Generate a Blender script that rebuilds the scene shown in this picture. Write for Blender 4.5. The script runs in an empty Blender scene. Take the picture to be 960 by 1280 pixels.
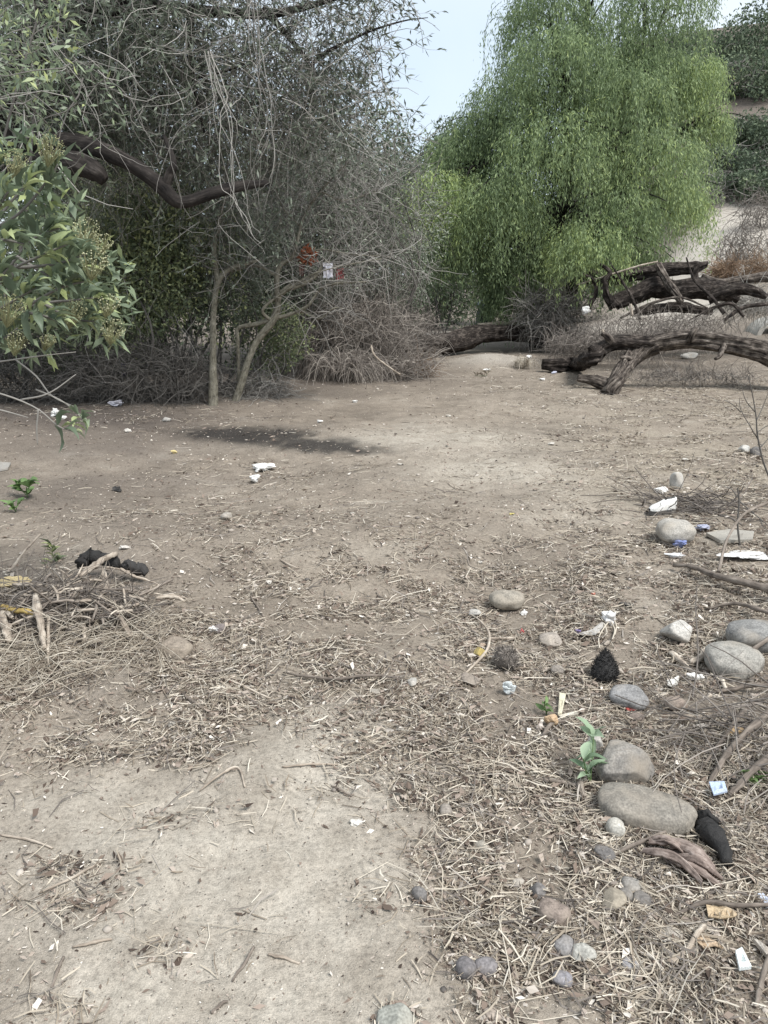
import bpy, math, random
import numpy as np
from mathutils import Matrix, Vector, Euler

SC = bpy.context.scene
COL = SC.collection
F = 967.0                      # focal length in photograph pixels (960 x 1280)
PITCH = math.radians(17.0)
EYE = 1.60

# ------------------------------------------------------------------ camera
cam = bpy.data.cameras.new("camera")
cam.sensor_fit = 'VERTICAL'
cam.sensor_height = 24.0
cam.lens = 24.0 * F / 1280.0
cam.clip_start = 0.05
cam.clip_end = 3000.0
cam_o = bpy.data.objects.new("camera", cam)
COL.objects.link(cam_o)
cam_o.location = (0, 0, EYE)
cam_o.rotation_euler = (math.pi / 2 - PITCH, 0, 0)
SC.camera = cam_o

# ------------------------------------------------------------------ sky and sun (bright overcast)
SUN_EL, SUN_AZ = math.radians(56), math.radians(50)
world = bpy.data.worlds.new("World")
SC.world = world
world.use_nodes = True
wn, wl = world.node_tree.nodes, world.node_tree.links
wn.clear()
wo = wn.new('ShaderNodeOutputWorld')
sky = wn.new('ShaderNodeTexSky')
sky.sky_type = 'NISHITA'
sky.sun_disc = False
sky.sun_elevation = SUN_EL
sky.sun_rotation = math.radians(-130)
bg1 = wn.new('ShaderNodeBackground')
bg1.inputs['Strength'].default_value = 0.13
wl.new(sky.outputs[0], bg1.inputs['Color'])
tcw = wn.new('ShaderNodeTexCoord')
nz = wn.new('ShaderNodeTexNoise')
nz.inputs['Scale'].default_value = 2.2
nz.inputs['Detail'].default_value = 5
nz.inputs['Roughness'].default_value = 0.5
wl.new(tcw.outputs['Generated'], nz.inputs['Vector'])
cr = wn.new('ShaderNodeValToRGB')
cr.color_ramp.elements[0].position = 0.30
cr.color_ramp.elements[0].color = (0.65, 0.765, 0.87, 1)
cr.color_ramp.elements[1].position = 0.72
cr.color_ramp.elements[1].color = (0.90, 0.95, 0.98, 1)
wl.new(nz.outputs['Fac'], cr.inputs['Fac'])
bg2 = wn.new('ShaderNodeBackground')
bg2.inputs['Strength'].default_value = 0.64
wl.new(cr.outputs[0], bg2.inputs['Color'])
mx = wn.new('ShaderNodeMixShader')
mx.inputs['Fac'].default_value = 0.85
wl.new(bg1.outputs[0], mx.inputs[1])
wl.new(bg2.outputs[0], mx.inputs[2])
wl.new(mx.outputs[0], wo.inputs['Surface'])

sl = bpy.data.lights.new("sun", 'SUN')
sl.energy = 2.7
sl.angle = math.radians(22)
sl.color = (1.0, 0.975, 0.94)
so = bpy.data.objects.new("sun", sl)
COL.objects.link(so)
so.location = (0, -5, 30)
so.rotation_euler = (math.pi / 2 - SUN_EL, 0, SUN_AZ)

SC.view_settings.view_transform = 'Standard'
SC.view_settings.look = 'None'
SC.view_settings.exposure = 0.90
SC.view_settings.gamma = 1.0
SC.render.film_transparent = False
SC.cycles.max_bounces = 6
SC.cycles.transparent_max_bounces = 4

# ------------------------------------------------------------------ numeric helpers
RNG = np.random.default_rng(11)


def hash2(ix, iy, seed):
    n = (ix * 374761393 + iy * 668265263 + seed * 974634533) & 0xffffffff
    n = ((n ^ (n >> 13)) * 1274126177) & 0xffffffff
    n = n ^ (n >> 16)
    return (n & 0xffff) / 65535.0


def vn2(x, y, seed=0):
    x = np.asarray(x, float); y = np.asarray(y, float)
    ix = np.floor(x).astype(np.int64); iy = np.floor(y).astype(np.int64)
    fx = x - ix; fy = y - iy
    fx = fx * fx * (3 - 2 * fx); fy = fy * fy * (3 - 2 * fy)
    a = hash2(ix, iy, seed); b = hash2(ix + 1, iy, seed)
    c = hash2(ix, iy + 1, seed); d = hash2(ix + 1, iy + 1, seed)
    return (a * (1 - fx) + b * fx) * (1 - fy) + (c * (1 - fx) + d * fx) * fy


def fbm(x, y, seed=0, oct=4):
    s = 0; a = 0.5; t = 0
    for i in range(oct):
        s = s + a * vn2(x * 2 ** i + 17.3 * i, y * 2 ** i - 9.1 * i, seed + i); t += a; a *= 0.5
    return s / t


def vn3(x, y, z, seed=0):
    iz = np.floor(z).astype(np.int64); fz = z - iz; fz = fz * fz * (3 - 2 * fz)
    a = vn2(x + iz * 37.17, y + iz * 11.7, seed); b = vn2(x + (iz + 1) * 37.17, y + (iz + 1) * 11.7, seed)
    return a * (1 - fz) + b * fz


def sstep(a, b, x):
    t = np.clip((x - a) / (b - a), 0, 1)
    return t * t * (3 - 2 * t)


CP, SP = math.cos(PITCH), math.sin(PITCH)


def ray(px, py):
    a = (px - 480.0) / F; b = (640.0 - py) / F
    return np.array([a, b * SP + CP, b * CP - SP])


def P(px, py, Y):
    d = ray(px, py)
    return np.array([0, 0, EYE]) + d * (Y / d[1])


def proj(x, y, z):
    dz = z - EYE
    dep = y * CP - dz * SP
    up = y * SP + dz * CP
    ok = dep > 0.3
    dp = np.where(ok, dep, 1.0)
    return np.where(ok, 480 + F * x / dp, 480.0 + x * 900), np.where(ok, 640 - F * up / dp, 2400.0)


def gauss(x, y, cx, cy, rx, ry):
    return np.exp(-((x - cx) / rx) ** 2 - ((y - cy) / ry) ** 2)


def height(x, y):
    x = np.asarray(x, float); y = np.asarray(y, float)
    d = np.hypot(x, y)
    h = 0.16 * (fbm(x / 2.3, y / 2.3, 3, 3) - 0.5) * sstep(1.5, 6, d)
    h = h + 0.085 * (fbm(x / 0.6, y / 0.6, 8, 3) - 0.5)
    h = h + 0.10 * gauss(x, y, -1.1, 4.6, 1.3, 0.55) + 0.07 * gauss(x, y, 0.4, 5.0, 0.9, 0.5)
    h = h - 0.06 * gauss(x, y, -2.2, 6.6, 1.6, 0.8)
    h = h + 0.12 * sstep(1.0, 2.4, x) * sstep(6.5, 3.5, y) * sstep(0.5, 2, y)
    h = h + 0.05 * gauss(x, y, -1.6, 3.2, 0.7, 0.5)
    # bank of earth by the dark log, and the hill with its trail on the right
    h = h + 0.20 * gauss(x, y, 2.05, 14.7, 0.8, 0.7)
    s = 0.55 * (x - 7.0) + 0.83 * (y - 23.0)
    sp = np.where(s > 20, s, np.log1p(np.exp(np.clip(s, -40, 20))))
    hill = 0.25 * sp + 0.30 * np.log1p(np.exp(np.clip((sp - 22) / 4, -40, 40))) * 4
    hill = 36 * np.tanh(hill / 36)
    h = h + hill * sstep(4.0, 13.0, x - 0.2 * (y - 25))
    far = sstep(60, 300, y)
    return h + far * 3.0 * (fbm(x / 60, y / 60, 5, 3) - 0.3)


def fine(x, y):
    d = np.hypot(x, y)
    k = sstep(16, 5, d)
    f1 = 0.028 * (fbm(x / 0.16, y / 0.16, 21, 3) - 0.5)
    f2 = 0.009 * (fbm(x / 0.045, y / 0.045, 31, 2) - 0.5)
    return k * (f1 + f2)


def hz(x, y):
    return height(x, y) + fine(x, y)


def G(px, py):
    d = ray(px, py); o = np.array([0, 0, EYE])
    ts = np.concatenate([np.linspace(0.5, 8, 500), np.linspace(8, 40, 800), np.linspace(40, 160, 800)])
    p = o + ts[:, None] * d
    below = p[:, 2] < hz(p[:, 0], p[:, 1])
    i = int(np.argmax(below)) if below.any() else len(ts) - 1
    lo, hi = ts[max(i - 1, 0)], ts[i]
    for _ in range(18):
        m = (lo + hi) / 2; q = o + m * d
        if q[2] < hz(q[0], q[1]): hi = m
        else: lo = m
    q = o + hi * d
    return np.array([q[0], q[1], float(hz(q[0], q[1]))])


def unit(v):
    v = np.asarray(v, float)
    return v / np.maximum(np.linalg.norm(v, axis=-1, keepdims=True), 1e-9)


# ------------------------------------------------------------------ mesh builder
class MB:
    """collects vertices and faces (numpy) and makes one mesh; 'tint' and 'co' are per-vertex attributes"""
    def __init__(s):
        s.v, s.q, s.t, s.tint, s.co, s.mi = [], [], [], [], [], []
        s.n = 0

    def add(s, v, quads=None, tris=None, tint=0.5, co=None):
        v = np.asarray(v, float).reshape(-1, 3)
        if quads is not None and len(quads): s.q.append(np.asarray(quads, np.int64).reshape(-1, 4) + s.n)
        if tris is not None and len(tris): s.t.append(np.asarray(tris, np.int64).reshape(-1, 3) + s.n)
        s.v.append(v)
        s.tint.append(np.broadcast_to(np.asarray(tint, float), (len(v),)).astype(np.float32))
        s.co.append(np.asarray(v if co is None else co, np.float32).reshape(-1, 3))
        s.n += len(v)
        return s

    def mesh(s, name, mat, off=(0, 0, 0), smooth=True, extra=None):
        me = bpy.data.meshes.new(name)
        v = (np.concatenate(s.v) - np.asarray(off, float)).astype(np.float32)
        q = np.concatenate(s.q) if s.q else np.zeros((0, 4), np.int64)
        t = np.concatenate(s.t) if s.t else np.zeros((0, 3), np.int64)
        me.vertices.add(len(v)); me.vertices.foreach_set('co', v.ravel())
        loops = np.concatenate([q.ravel(), t.ravel()]).astype(np.int32)
        tot = np.concatenate([np.full(len(q), 4), np.full(len(t), 3)]).astype(np.int32)
        st = np.concatenate([[0], np.cumsum(tot)[:-1]]).astype(np.int32)
        me.loops.add(len(loops)); me.loops.foreach_set('vertex_index', loops)
        me.polygons.add(len(tot)); me.polygons.foreach_set('loop_start', st); me.polygons.foreach_set('loop_total', tot)
        me.polygons.foreach_set('use_smooth', np.full(len(tot), smooth))
        a = me.attributes.new('tint', 'FLOAT', 'POINT'); a.data.foreach_set('value', np.concatenate(s.tint))
        a = me.attributes.new('co', 'FLOAT_VECTOR', 'POINT'); a.data.foreach_set('vector', np.concatenate(s.co).ravel())
        for k, val in (extra or {}).items():
            a = me.attributes.new(k, 'FLOAT', 'POINT'); a.data.foreach_set('value', np.asarray(val, np.float32))
        me.update(calc_edges=True)
        me.validate()
        if mat: me.materials.append(mat)
        return me


def tubes(mb, paths, radii, k=3, tint=0.5, cap=False, rough=0.0, seed=1):
    """many tubes at once: paths (M,n,3), radii (M,n)"""
    p = np.asarray(paths, float)
    if p.ndim == 2: p = p[None]
    M, n, _ = p.shape
    r = np.broadcast_to(np.asarray(radii, float), (M, n))
    tg = np.gradient(p, axis=1)
    tg = unit(tg)
    mean = unit(p[:, -1] - p[:, 0])
    ref = np.where(np.abs(mean[:, 2:3]) > 0.75, np.array([[1.0, 0.13, 0]]), np.array([[0.05, 0.1, 1.0]]))
    ref = np.broadcast_to(ref[:, None, :], p.shape)
    b = unit(np.cross(tg, ref)); a = np.cross(b, tg)
    th = np.linspace(0, 2 * np.pi, k, endpoint=False)
    seg = np.concatenate([np.zeros((M, 1)), np.cumsum(np.linalg.norm(np.diff(p, axis=1), axis=2), axis=1)], axis=1)
    rr = r[:, :, None] * np.ones(k)
    if rough > 0:
        sx = np.broadcast_to(seg[:, :, None], rr.shape)
        lobes = fbm(np.cos(th) * 2.2 + 5 + 0 * rr, np.sin(th) * 2.2 + sx / np.maximum(r.max(), 1e-3) * 0.22, seed, 3) - 0.5
        rid = fbm(th * 3.0 + 0 * rr, sx / np.maximum(r.max(), 1e-3) * 0.35, seed + 9, 3) - 0.5
        rr = rr * (1 + rough * (1.2 * lobes + 0.9 * rid))
    v = p[:, :, None, :] + rr[..., None] * (np.cos(th)[None, None, :, None] * a[:, :, None, :] + np.sin(th)[None, None, :, None] * b[:, :, None, :])
    co = np.stack([rr * np.cos(th), rr * np.sin(th), np.broadcast_to(seg[:, :, None], rr.shape)], -1)
    base = np.arange(M)[:, None, None] * (n * k)
    i = np.arange(n - 1)[None, :, None] * k
    j = np.arange(k)[None, None, :]; j2 = (j + 1) % k
    q = np.stack([base + i + j, base + i + j2, base + i + k + j2, base + i + k + j], -1).reshape(-1, 4)
    tn = np.asarray(tint, float)
    if tn.ndim == 1: tn = np.repeat(tn, n * k)
    vv = v.reshape(-1, 3); cc = co.reshape(-1, 3)
    tris = None
    if cap:
        tris = []; ve = []; ce = []
        for m in range(M):
            for e in (0, n - 1):
                c = p[m, e]; idx = len(vv) + len(ve)
                ve.append(c); ce.append(co[m, e].mean(0))
                ring = m * n * k + e * k
                for jj in range(k):
                    f = (ring + jj, ring + (jj + 1) % k, idx)
                    tris.append(f if e else f[::-1])
        vv = np.concatenate([vv, np.array(ve)]); cc = np.concatenate([cc, np.array(ce)])
        if tn.ndim == 1: tn = np.concatenate([tn, np.full(len(ve), 0.5)])
    mb.add(vv, q, tris, tn, cc)
    return mb


def spline(pts, n):
    pts = np.asarray(pts, float)
    m = len(pts)
    if m == 2: return pts[0] + np.linspace(0, 1, n)[:, None] * (pts[1] - pts[0])
    e = np.concatenate([[2 * pts[0] - pts[1]], pts, [2 * pts[-1] - pts[-2]]])
    u = np.linspace(0, m - 1 - 1e-6, n); i = u.astype(int); t = (u - i)[:, None]
    p0, p1, p2, p3 = e[i], e[i + 1], e[i + 2], e[i + 3]
    return 0.5 * (2 * p1 + (p2 - p0) * t + (2 * p0 - 5 * p1 + 4 * p2 - p3) * t ** 2 + (3 * p1 - p0 - 3 * p2 + p3) * t ** 3)


def interp(vals, n):
    return np.interp(np.linspace(0, 1, n), np.linspace(0, 1, len(vals)), vals)


def leaves(mb, pos, d, nrm, L, W, tint, fold=0.25, droop=0.0):
    """one folded lozenge per leaf"""
    pos = np.asarray(pos, float); M = len(pos)
    d = unit(d); s = unit(np.cross(d, nrm)); u = np.cross(s, d)
    L = np.broadcast_to(np.asarray(L, float), (M,))[:, None]; W = np.broadcast_to(np.asarray(W, float), (M,))[:, None]
    mid = pos + d * L * 0.45 + u * W * fold
    v = np.stack([pos, mid - s * W / 2, pos + d * L - u * L * droop, mid + s * W / 2], 1).reshape(-1, 3)
    mb.add(v, np.arange(4 * M).reshape(M, 4), None, np.repeat(np.broadcast_to(tint, (M,)), 4))
    return mb


def walk(starts, dirs, length, n, wander, grav, rng):
    """random curved twigs: (M,n,3)"""
    M = len(starts)
    d = unit(dirs); p = np.empty((M, n, 3)); p[:, 0] = starts
    st = (np.broadcast_to(np.asarray(length, float), (M,)) / (n - 1))[:, None]
    curl = rng.normal(size=(M, 3)) * wander
    for i in range(1, n):
        d = unit(d + curl * 0.6 + rng.normal(size=(M, 3)) * wander + np.array([0, 0, grav]))
        p[:, i] = p[:, i - 1] + d * st
    return p


def rdir(M, rng):
    return unit(rng.normal(size=(M, 3)))


def inell(M, rng, c, r, shell=0.0):
    u = rdir(M, rng) * (shell + (1 - shell) * rng.random(M)[:, None] ** (1 / 3.0))
    return np.asarray(c) + u * np.asarray(r)


# ------------------------------------------------------------------ object helpers
def tag(o, label=None, cat=None, group=None, kind=None):
    if label: o['label'] = label
    if cat: o['category'] = cat
    if group: o['group'] = group
    if kind: o['kind'] = kind
    return o


def thing(name, label, cat, loc, group=None):
    o = bpy.data.objects.new(name, None)
    o.empty_display_size = 0.1
    COL.objects.link(o)
    o.location = tuple(float(c) for c in loc)
    return tag(o, label, cat, group)


def rootloc(o):
    while o.parent: o = o.parent
    return np.array(o.location)


def part(name, mb, mat, parent, label=None, kind=None, smooth=True):
    me = mb.mesh(name, mat, rootloc(parent), smooth)
    o = bpy.data.objects.new(name, me)
    COL.objects.link(o)
    o.parent = parent
    if label: o['label'] = label
    if kind: o['kind'] = kind
    return o


def single(name, mb, mat, loc, label=None, cat=None, group=None, kind=None, smooth=True, extra=None):
    me = mb.mesh(name, mat, loc, smooth, extra)
    o = bpy.data.objects.new(name, me)
    COL.objects.link(o)
    o.location = tuple(float(c) for c in loc)
    return tag(o, label, cat, group, kind)


# ------------------------------------------------------------------ materials
def mat_new(name):
    m = bpy.data.materials.new(name); m.use_nodes = True
    nt = m.node_tree; nt.nodes.clear()
    out = nt.nodes.new('ShaderNodeOutputMaterial')
    return m, nt.nodes, nt.links, out


def ramp(n, stops):
    r = n.new('ShaderNodeValToRGB')
    e = r.color_ramp.elements
    while len(e) < len(stops): e.new(0.5)
    for i, (p, c) in enumerate(stops):
        e[i].position = p; e[i].color = (*c, 1)
    return r


def attr(n, name):
    a = n.new('ShaderNodeAttribute'); a.attribute_name = name; return a


def noise(n, l, vec, scale, detail=4, rough=0.6):
    t = n.new('ShaderNodeTexNoise'); t.inputs['Scale'].default_value = scale
    t.inputs['Detail'].default_value = detail; t.inputs['Roughness'].default_value = rough
    if vec is not None: l.new(vec, t.inputs['Vector'])
    return t


def mixc(n, l, fac, a, b, mode='MIX'):
    m = n.new('ShaderNodeMix'); m.data_type = 'RGBA'; m.blend_type = mode
    for key, val in ((0, fac), (6, a), (7, b)):
        if hasattr(val, 'links'): l.new(val, m.inputs[key])
        elif key == 0: m.inputs[0].default_value = val
        else: m.inputs[key].default_value = (*val, 1)
    return m.outputs[2]


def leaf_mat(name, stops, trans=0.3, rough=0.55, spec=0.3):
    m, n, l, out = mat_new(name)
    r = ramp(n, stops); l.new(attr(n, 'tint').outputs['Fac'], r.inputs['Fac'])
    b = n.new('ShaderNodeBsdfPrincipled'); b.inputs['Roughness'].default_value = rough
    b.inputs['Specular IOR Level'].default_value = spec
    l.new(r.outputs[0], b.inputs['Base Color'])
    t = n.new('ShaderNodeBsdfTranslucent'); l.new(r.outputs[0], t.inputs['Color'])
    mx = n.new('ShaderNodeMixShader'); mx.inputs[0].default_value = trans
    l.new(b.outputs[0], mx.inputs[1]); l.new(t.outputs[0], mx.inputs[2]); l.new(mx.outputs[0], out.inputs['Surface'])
    return m


def bark_mat(name, stops, grain=18.0, along=0.18, bump=0.6, dist=0.02):
    """colour and relief that follow the limb: 'co' holds the position round and along it"""
    m, n, l, out = mat_new(name)
    a = attr(n, 'co')
    mp = n.new('ShaderNodeMapping'); mp.inputs['Scale'].default_value = (1, 1, along)
    l.new(a.outputs['Vector'], mp.inputs['Vector'])
    t1 = noise(n, l, mp.outputs[0], grain, 6, 0.65)
    tc = n.new('ShaderNodeTexCoord')
    t2 = noise(n, l, tc.outputs['Object'], grain * 0.22, 3, 0.6)
    ad = n.new('ShaderNodeMath'); ad.operation = 'MULTIPLY_ADD'
    l.new(t2.outputs['Fac'], ad.inputs[0]); ad.inputs[1].default_value = 0.7; ad.inputs[2].default_value = -0.35
    sm = n.new('ShaderNodeMath'); sm.operation = 'ADD'
    l.new(ad.outputs[0], sm.inputs[0]); l.new(t1.outputs['Fac'], sm.inputs[1])
    tn = n.new('ShaderNodeMath'); tn.operation = 'MULTIPLY_ADD'
    l.new(attr(n, 'tint').outputs['Fac'], tn.inputs[0]); tn.inputs[1].default_value = 0.5; tn.inputs[2].default_value = -0.25
    s2 = n.new('ShaderNodeMath'); s2.operation = 'ADD'
    l.new(sm.outputs[0], s2.inputs[0]); l.new(tn.outputs[0], s2.inputs[1])
    r = ramp(n, stops); l.new(s2.outputs[0], r.inputs['Fac'])
    b = n.new('ShaderNodeBsdfPrincipled'); b.inputs['Roughness'].default_value = 0.9
    b.inputs['Specular IOR Level'].default_value = 0.15
    l.new(r.outputs[0], b.inputs['Base Color'])
    bp = n.new('ShaderNodeBump'); bp.inputs['Strength'].default_value = bump; bp.inputs['Distance'].default_value = dist
    l.new(t1.outputs['Fac'], bp.inputs['Height']); l.new(bp.outputs[0], b.inputs['Normal'])
    l.new(b.outputs[0], out.inputs['Surface'])
    return m


def tint_mat(name, stops, rough=0.85, spec=0.2, trans=0.0, bumpscale=0, bump=0.3):
    m, n, l, out = mat_new(name)
    r = ramp(n, stops); l.new(attr(n, 'tint').outputs['Fac'], r.inputs['Fac'])
    b = n.new('ShaderNodeBsdfPrincipled'); b.inputs['Roughness'].default_value = rough
    b.inputs['Specular IOR Level'].default_value = spec
    c = r.outputs[0]
    if bumpscale:
        tc = n.new('ShaderNodeTexCoord'); t = noise(n, l, tc.outputs['Object'], bumpscale, 5)
        k = ramp(n, [(0.25, (0.6, 0.6, 0.6)), (0.7, (1.1, 1.1, 1.1))]); l.new(t.outputs['Fac'], k.inputs['Fac'])
        c = mixc(n, l, 1.0, c, k.outputs[0], 'MULTIPLY')
        bp = n.new('ShaderNodeBump'); bp.inputs['Strength'].default_value = bump; bp.inputs['Distance'].default_value = 0.01
        l.new(t.outputs['Fac'], bp.inputs['Height']); l.new(bp.outputs[0], b.inputs['Normal'])
    l.new(c, b.inputs['Base Color'])
    if trans:
        t = n.new('ShaderNodeBsdfTranslucent'); l.new(c, t.inputs['Color'])
        mx = n.new('ShaderNodeMixShader'); mx.inputs[0].default_value = trans
        l.new(b.outputs[0], mx.inputs[1]); l.new(t.outputs[0], mx.inputs[2]); l.new(mx.outputs[0], out.inputs['Surface'])
    else:
        l.new(b.outputs[0], out.inputs['Surface'])
    return m


def obj_mat(name, rough=0.8, spec=0.25, scale=30, dirt=0.5, dirtcol=(0.2, 0.17, 0.135), bump=0.25, speck=0.35):
    """colour from the object's own colour, with mottling and dusty patches"""
    m, n, l, out = mat_new(name)
    oi = n.new('ShaderNodeObjectInfo'); tc = n.new('ShaderNodeTexCoord')
    ofs = n.new('ShaderNodeVectorMath'); ofs.operation = 'ADD'
    l.new(tc.outputs['Object'], ofs.inputs[0]); l.new(oi.outputs['Location'], ofs.inputs[1])
    t1 = noise(n, l, ofs.outputs[0], scale, 6, 0.7)
    t2 = noise(n, l, ofs.outputs[0], scale * 0.25, 4, 0.6)
    t3 = noise(n, l, ofs.outputs[0], scale * 6, 2, 0.5)
    k = ramp(n, [(0.3, (1 - speck, 1 - speck, 1 - speck)), (0.7, (1 + speck * 0.6,) * 3)]); l.new(t1.outputs['Fac'], k.inputs['Fac'])
    c = mixc(n, l, 1.0, oi.outputs['Color'], k.outputs[0], 'MULTIPLY')
    k3 = ramp(n, [(0.3, (0.68, 0.68, 0.68)), (0.7, (1.25, 1.25, 1.25))]); l.new(t3.outputs['Fac'], k3.inputs['Fac'])
    c = mixc(n, l, 1.0, c, k3.outputs[0], 'MULTIPLY')
    d = ramp(n, [(0.48, (0, 0, 0)), (0.72, (dirt, dirt, dirt))]); l.new(t2.outputs['Fac'], d.inputs['Fac'])
    c = mixc(n, l, d.outputs[0], c, dirtcol)
    b = n.new('ShaderNodeBsdfPrincipled'); b.inputs['Roughness'].default_value = rough
    b.inputs['Specular IOR Level'].default_value = spec
    l.new(c, b.inputs['Base Color'])
    bp = n.new('ShaderNodeBump'); bp.inputs['Strength'].default_value = bump; bp.inputs['Distance'].default_value = 0.006
    l.new(t1.outputs['Fac'], bp.inputs['Height']); l.new(bp.outputs[0], b.inputs['Normal'])
    l.new(b.outputs[0], out.inputs['Surface'])
    return m


def ground_mat():
    m, n, l, out = mat_new('earth')
    tc = n.new('ShaderNodeTexCoord'); co = tc.outputs['Object']
    big = noise(n, l, co, 0.9, 5, 0.6); med = noise(n, l, co, 6, 6, 0.65)
    fin = noise(n, l, co, 55, 5, 0.7); grit = noise(n, l, co, 260, 3, 0.7)
    base = ramp(n, [(0.36, (0.166, 0.140, 0.113)), (0.55, (0.272, 0.232, 0.188)), (0.72, (0.380, 0.343, 0.290))])
    ad = n.new('ShaderNodeMath'); ad.operation = 'MULTIPLY_ADD'; l.new(med.outputs['Fac'], ad.inputs[0]); ad.inputs[1].default_value = 0.6
    l.new(big.outputs['Fac'], ad.inputs[2])
    s2 = n.new('ShaderNodeMath'); s2.operation = 'MULTIPLY'; l.new(ad.outputs[0], s2.inputs[0]); s2.inputs[1].default_value = 0.63
    l.new(s2.outputs[0], base.inputs['Fac'])
    pale = ramp(n, [(0.3, (0.300, 0.265, 0.219)), (0.7, (0.455, 0.414, 0.352))]); l.new(med.outputs['Fac'], pale.inputs['Fac'])
    c = mixc(n, l, attr(n, 'pale').outputs['Fac'], base.outputs[0], pale.outputs[0])
    st = ramp(n, [(0.3, (0.205, 0.172, 0.133)), (0.7, (0.375, 0.328, 0.260))]); l.new(fin.outputs['Fac'], st.inputs['Fac'])
    c = mixc(n, l, attr(n, 'straw').outputs['Fac'], c, st.outputs[0])
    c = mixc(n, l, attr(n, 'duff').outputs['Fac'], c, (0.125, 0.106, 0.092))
    c = mixc(n, l, attr(n, 'ash').outputs['Fac'], c, (0.030, 0.028, 0.027))
    c = mixc(n, l, attr(n, 'trail').outputs['Fac'], c, (0.43, 0.395, 0.345))
    k = ramp(n, [(0.28, (0.62, 0.62, 0.62)), (0.5, (1, 1, 1)), (0.75, (1.28, 1.28, 1.28))]); l.new(fin.outputs['Fac'], k.inputs['Fac'])
    c = mixc(n, l, 1.0, c, k.outputs[0], 'MULTIPLY')
    k2 = ramp(n, [(0.3, (0.72, 0.72, 0.72)), (0.7, (1.2, 1.2, 1.2))]); l.new(grit.outputs['Fac'], k2.inputs['Fac'])
    c = mixc(n, l, 1.0, c, k2.outputs[0], 'MULTIPLY')
    # small grit and dry chips bedded in the soil
    vo = n.new('ShaderNodeTexVoronoi'); vo.inputs['Scale'].default_value = 75; vo.inputs['Randomness'].default_value = 1; l.new(co, vo.inputs['Vector'])
    vr = ramp(n, [(0.10, (1, 1, 1)), (0.22, (0, 0, 0))]); l.new(vo.outputs['Distance'], vr.inputs['Fac'])
    sel = n.new('ShaderNodeSeparateColor'); l.new(vo.outputs['Color'], sel.inputs[0])
    thr = n.new('ShaderNodeMath'); thr.operation = 'GREATER_THAN'; l.new(sel.outputs[0], thr.inputs[0]); thr.inputs[1].default_value = 0.72
    ml = n.new('ShaderNodeMath'); ml.operation = 'MULTIPLY'; l.new(thr.outputs[0], ml.inputs[0]); l.new(vr.outputs[0], ml.inputs[1])
    cc = ramp(n, [(0, (0.145, 0.119, 0.106)), (0.5, (0.396, 0.356, 0.304)), (1, (0.620, 0.581, 0.502))]); l.new(sel.outputs[1], cc.inputs['Fac'])
    c = mixc(n, l, ml.outputs[0], c, cc.outputs[0])
    b = n.new('ShaderNodeBsdfPrincipled'); b.inputs['Roughness'].default_value = 0.95; b.inputs['Specular IOR Level'].default_value = 0.1
    l.new(c, b.inputs['Base Color'])
    h1 = n.new('ShaderNodeMath'); h1.operation = 'MULTIPLY_ADD'; l.new(fin.outputs['Fac'], h1.inputs[0]); h1.inputs[1].default_value = 1.0
    l.new(ml.outputs[0], h1.inputs[2])
    h2 = n.new('ShaderNodeMath'); h2.operation = 'MULTIPLY_ADD'; l.new(grit.outputs['Fac'], h2.inputs[0]); h2.inputs[1].default_value = 0.35; l.new(h1.outputs[0], h2.inputs[2])
    bp = n.new('ShaderNodeBump'); bp.inputs['Strength'].default_value = 0.75; bp.inputs['Distance'].default_value = 0.012
    l.new(h2.outputs[0], bp.inputs['Height']); l.new(bp.outputs[0], b.inputs['Normal'])
    l.new(b.outputs[0], out.inputs['Surface'])
    return m


M_GROUND = ground_mat()
M_STONE = obj_mat('river_stone', 0.8, 0.25, 26, 0.75, (0.27, 0.232, 0.185), 0.5, 0.42)
M_LITTER = obj_mat('dusty_litter', 0.6, 0.35, 40, 0.45, (0.25, 0.21, 0.17), 0.2, 0.12)
M_CHAR = tint_mat('charred_wood', [(0, (0.008, 0.008, 0.008)), (1, (0.045, 0.042, 0.04))], 0.75, 0.35, 0, 60, 0.9)
M_LOGDARK = bark_mat('dark_rotten_bark', [(0.30, (0.010, 0.008, 0.007)), (0.52, (0.040, 0.033, 0.029)), (0.70, (0.13, 0.11, 0.095)), (0.88, (0.30, 0.265, 0.23))], 42, 0.22, 1.0, 0.04)
M_LOGGREY = bark_mat('weathered_log', [(0.30, (0.014, 0.011, 0.010)), (0.47, (0.065, 0.054, 0.046)), (0.64, (0.19, 0.162, 0.138)), (0.88, (0.44, 0.40, 0.35))], 46, 0.10, 1.0, 0.04)
M_BARKDARK = bark_mat('dark_live_bark', [(0.25, (0.008, 0.007, 0.007)), (0.6, (0.035, 0.030, 0.027)), (0.9, (0.12, 0.105, 0.095))], 30, 0.2, 0.9, 0.02)
M_BARKGREY = bark_mat('grey_green_bark', [(0.25, (0.075, 0.068, 0.052)), (0.5, (0.19, 0.176, 0.138)), (0.85, (0.36, 0.335, 0.275))], 55, 0.35, 0.8, 0.012)
M_DRIFT = bark_mat('bleached_driftwood', [(0.2, (0.102, 0.080, 0.065)), (0.45, (0.319, 0.268, 0.217)), (0.75, (0.609, 0.544, 0.457))], 70, 0.10, 0.8, 0.008)
M_STICK = bark_mat('grey_brown_stick', [(0.2, (0.058, 0.048, 0.041)), (0.5, (0.181, 0.152, 0.128)), (0.85, (0.377, 0.326, 0.275))], 80, 0.12, 0.6, 0.006)
M_BAMBOO = bark_mat('yellow_cane', [(0.2, (0.30, 0.21, 0.07)), (0.8, (0.50, 0.38, 0.15))], 60, 0.05, 0.2, 0.004)
M_TWIG = tint_mat('bare_twig', [(0, (0.075, 0.068, 0.062)), (0.55, (0.215, 0.203, 0.185)), (1, (0.50, 0.475, 0.435))], 0.9, 0.15)
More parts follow.
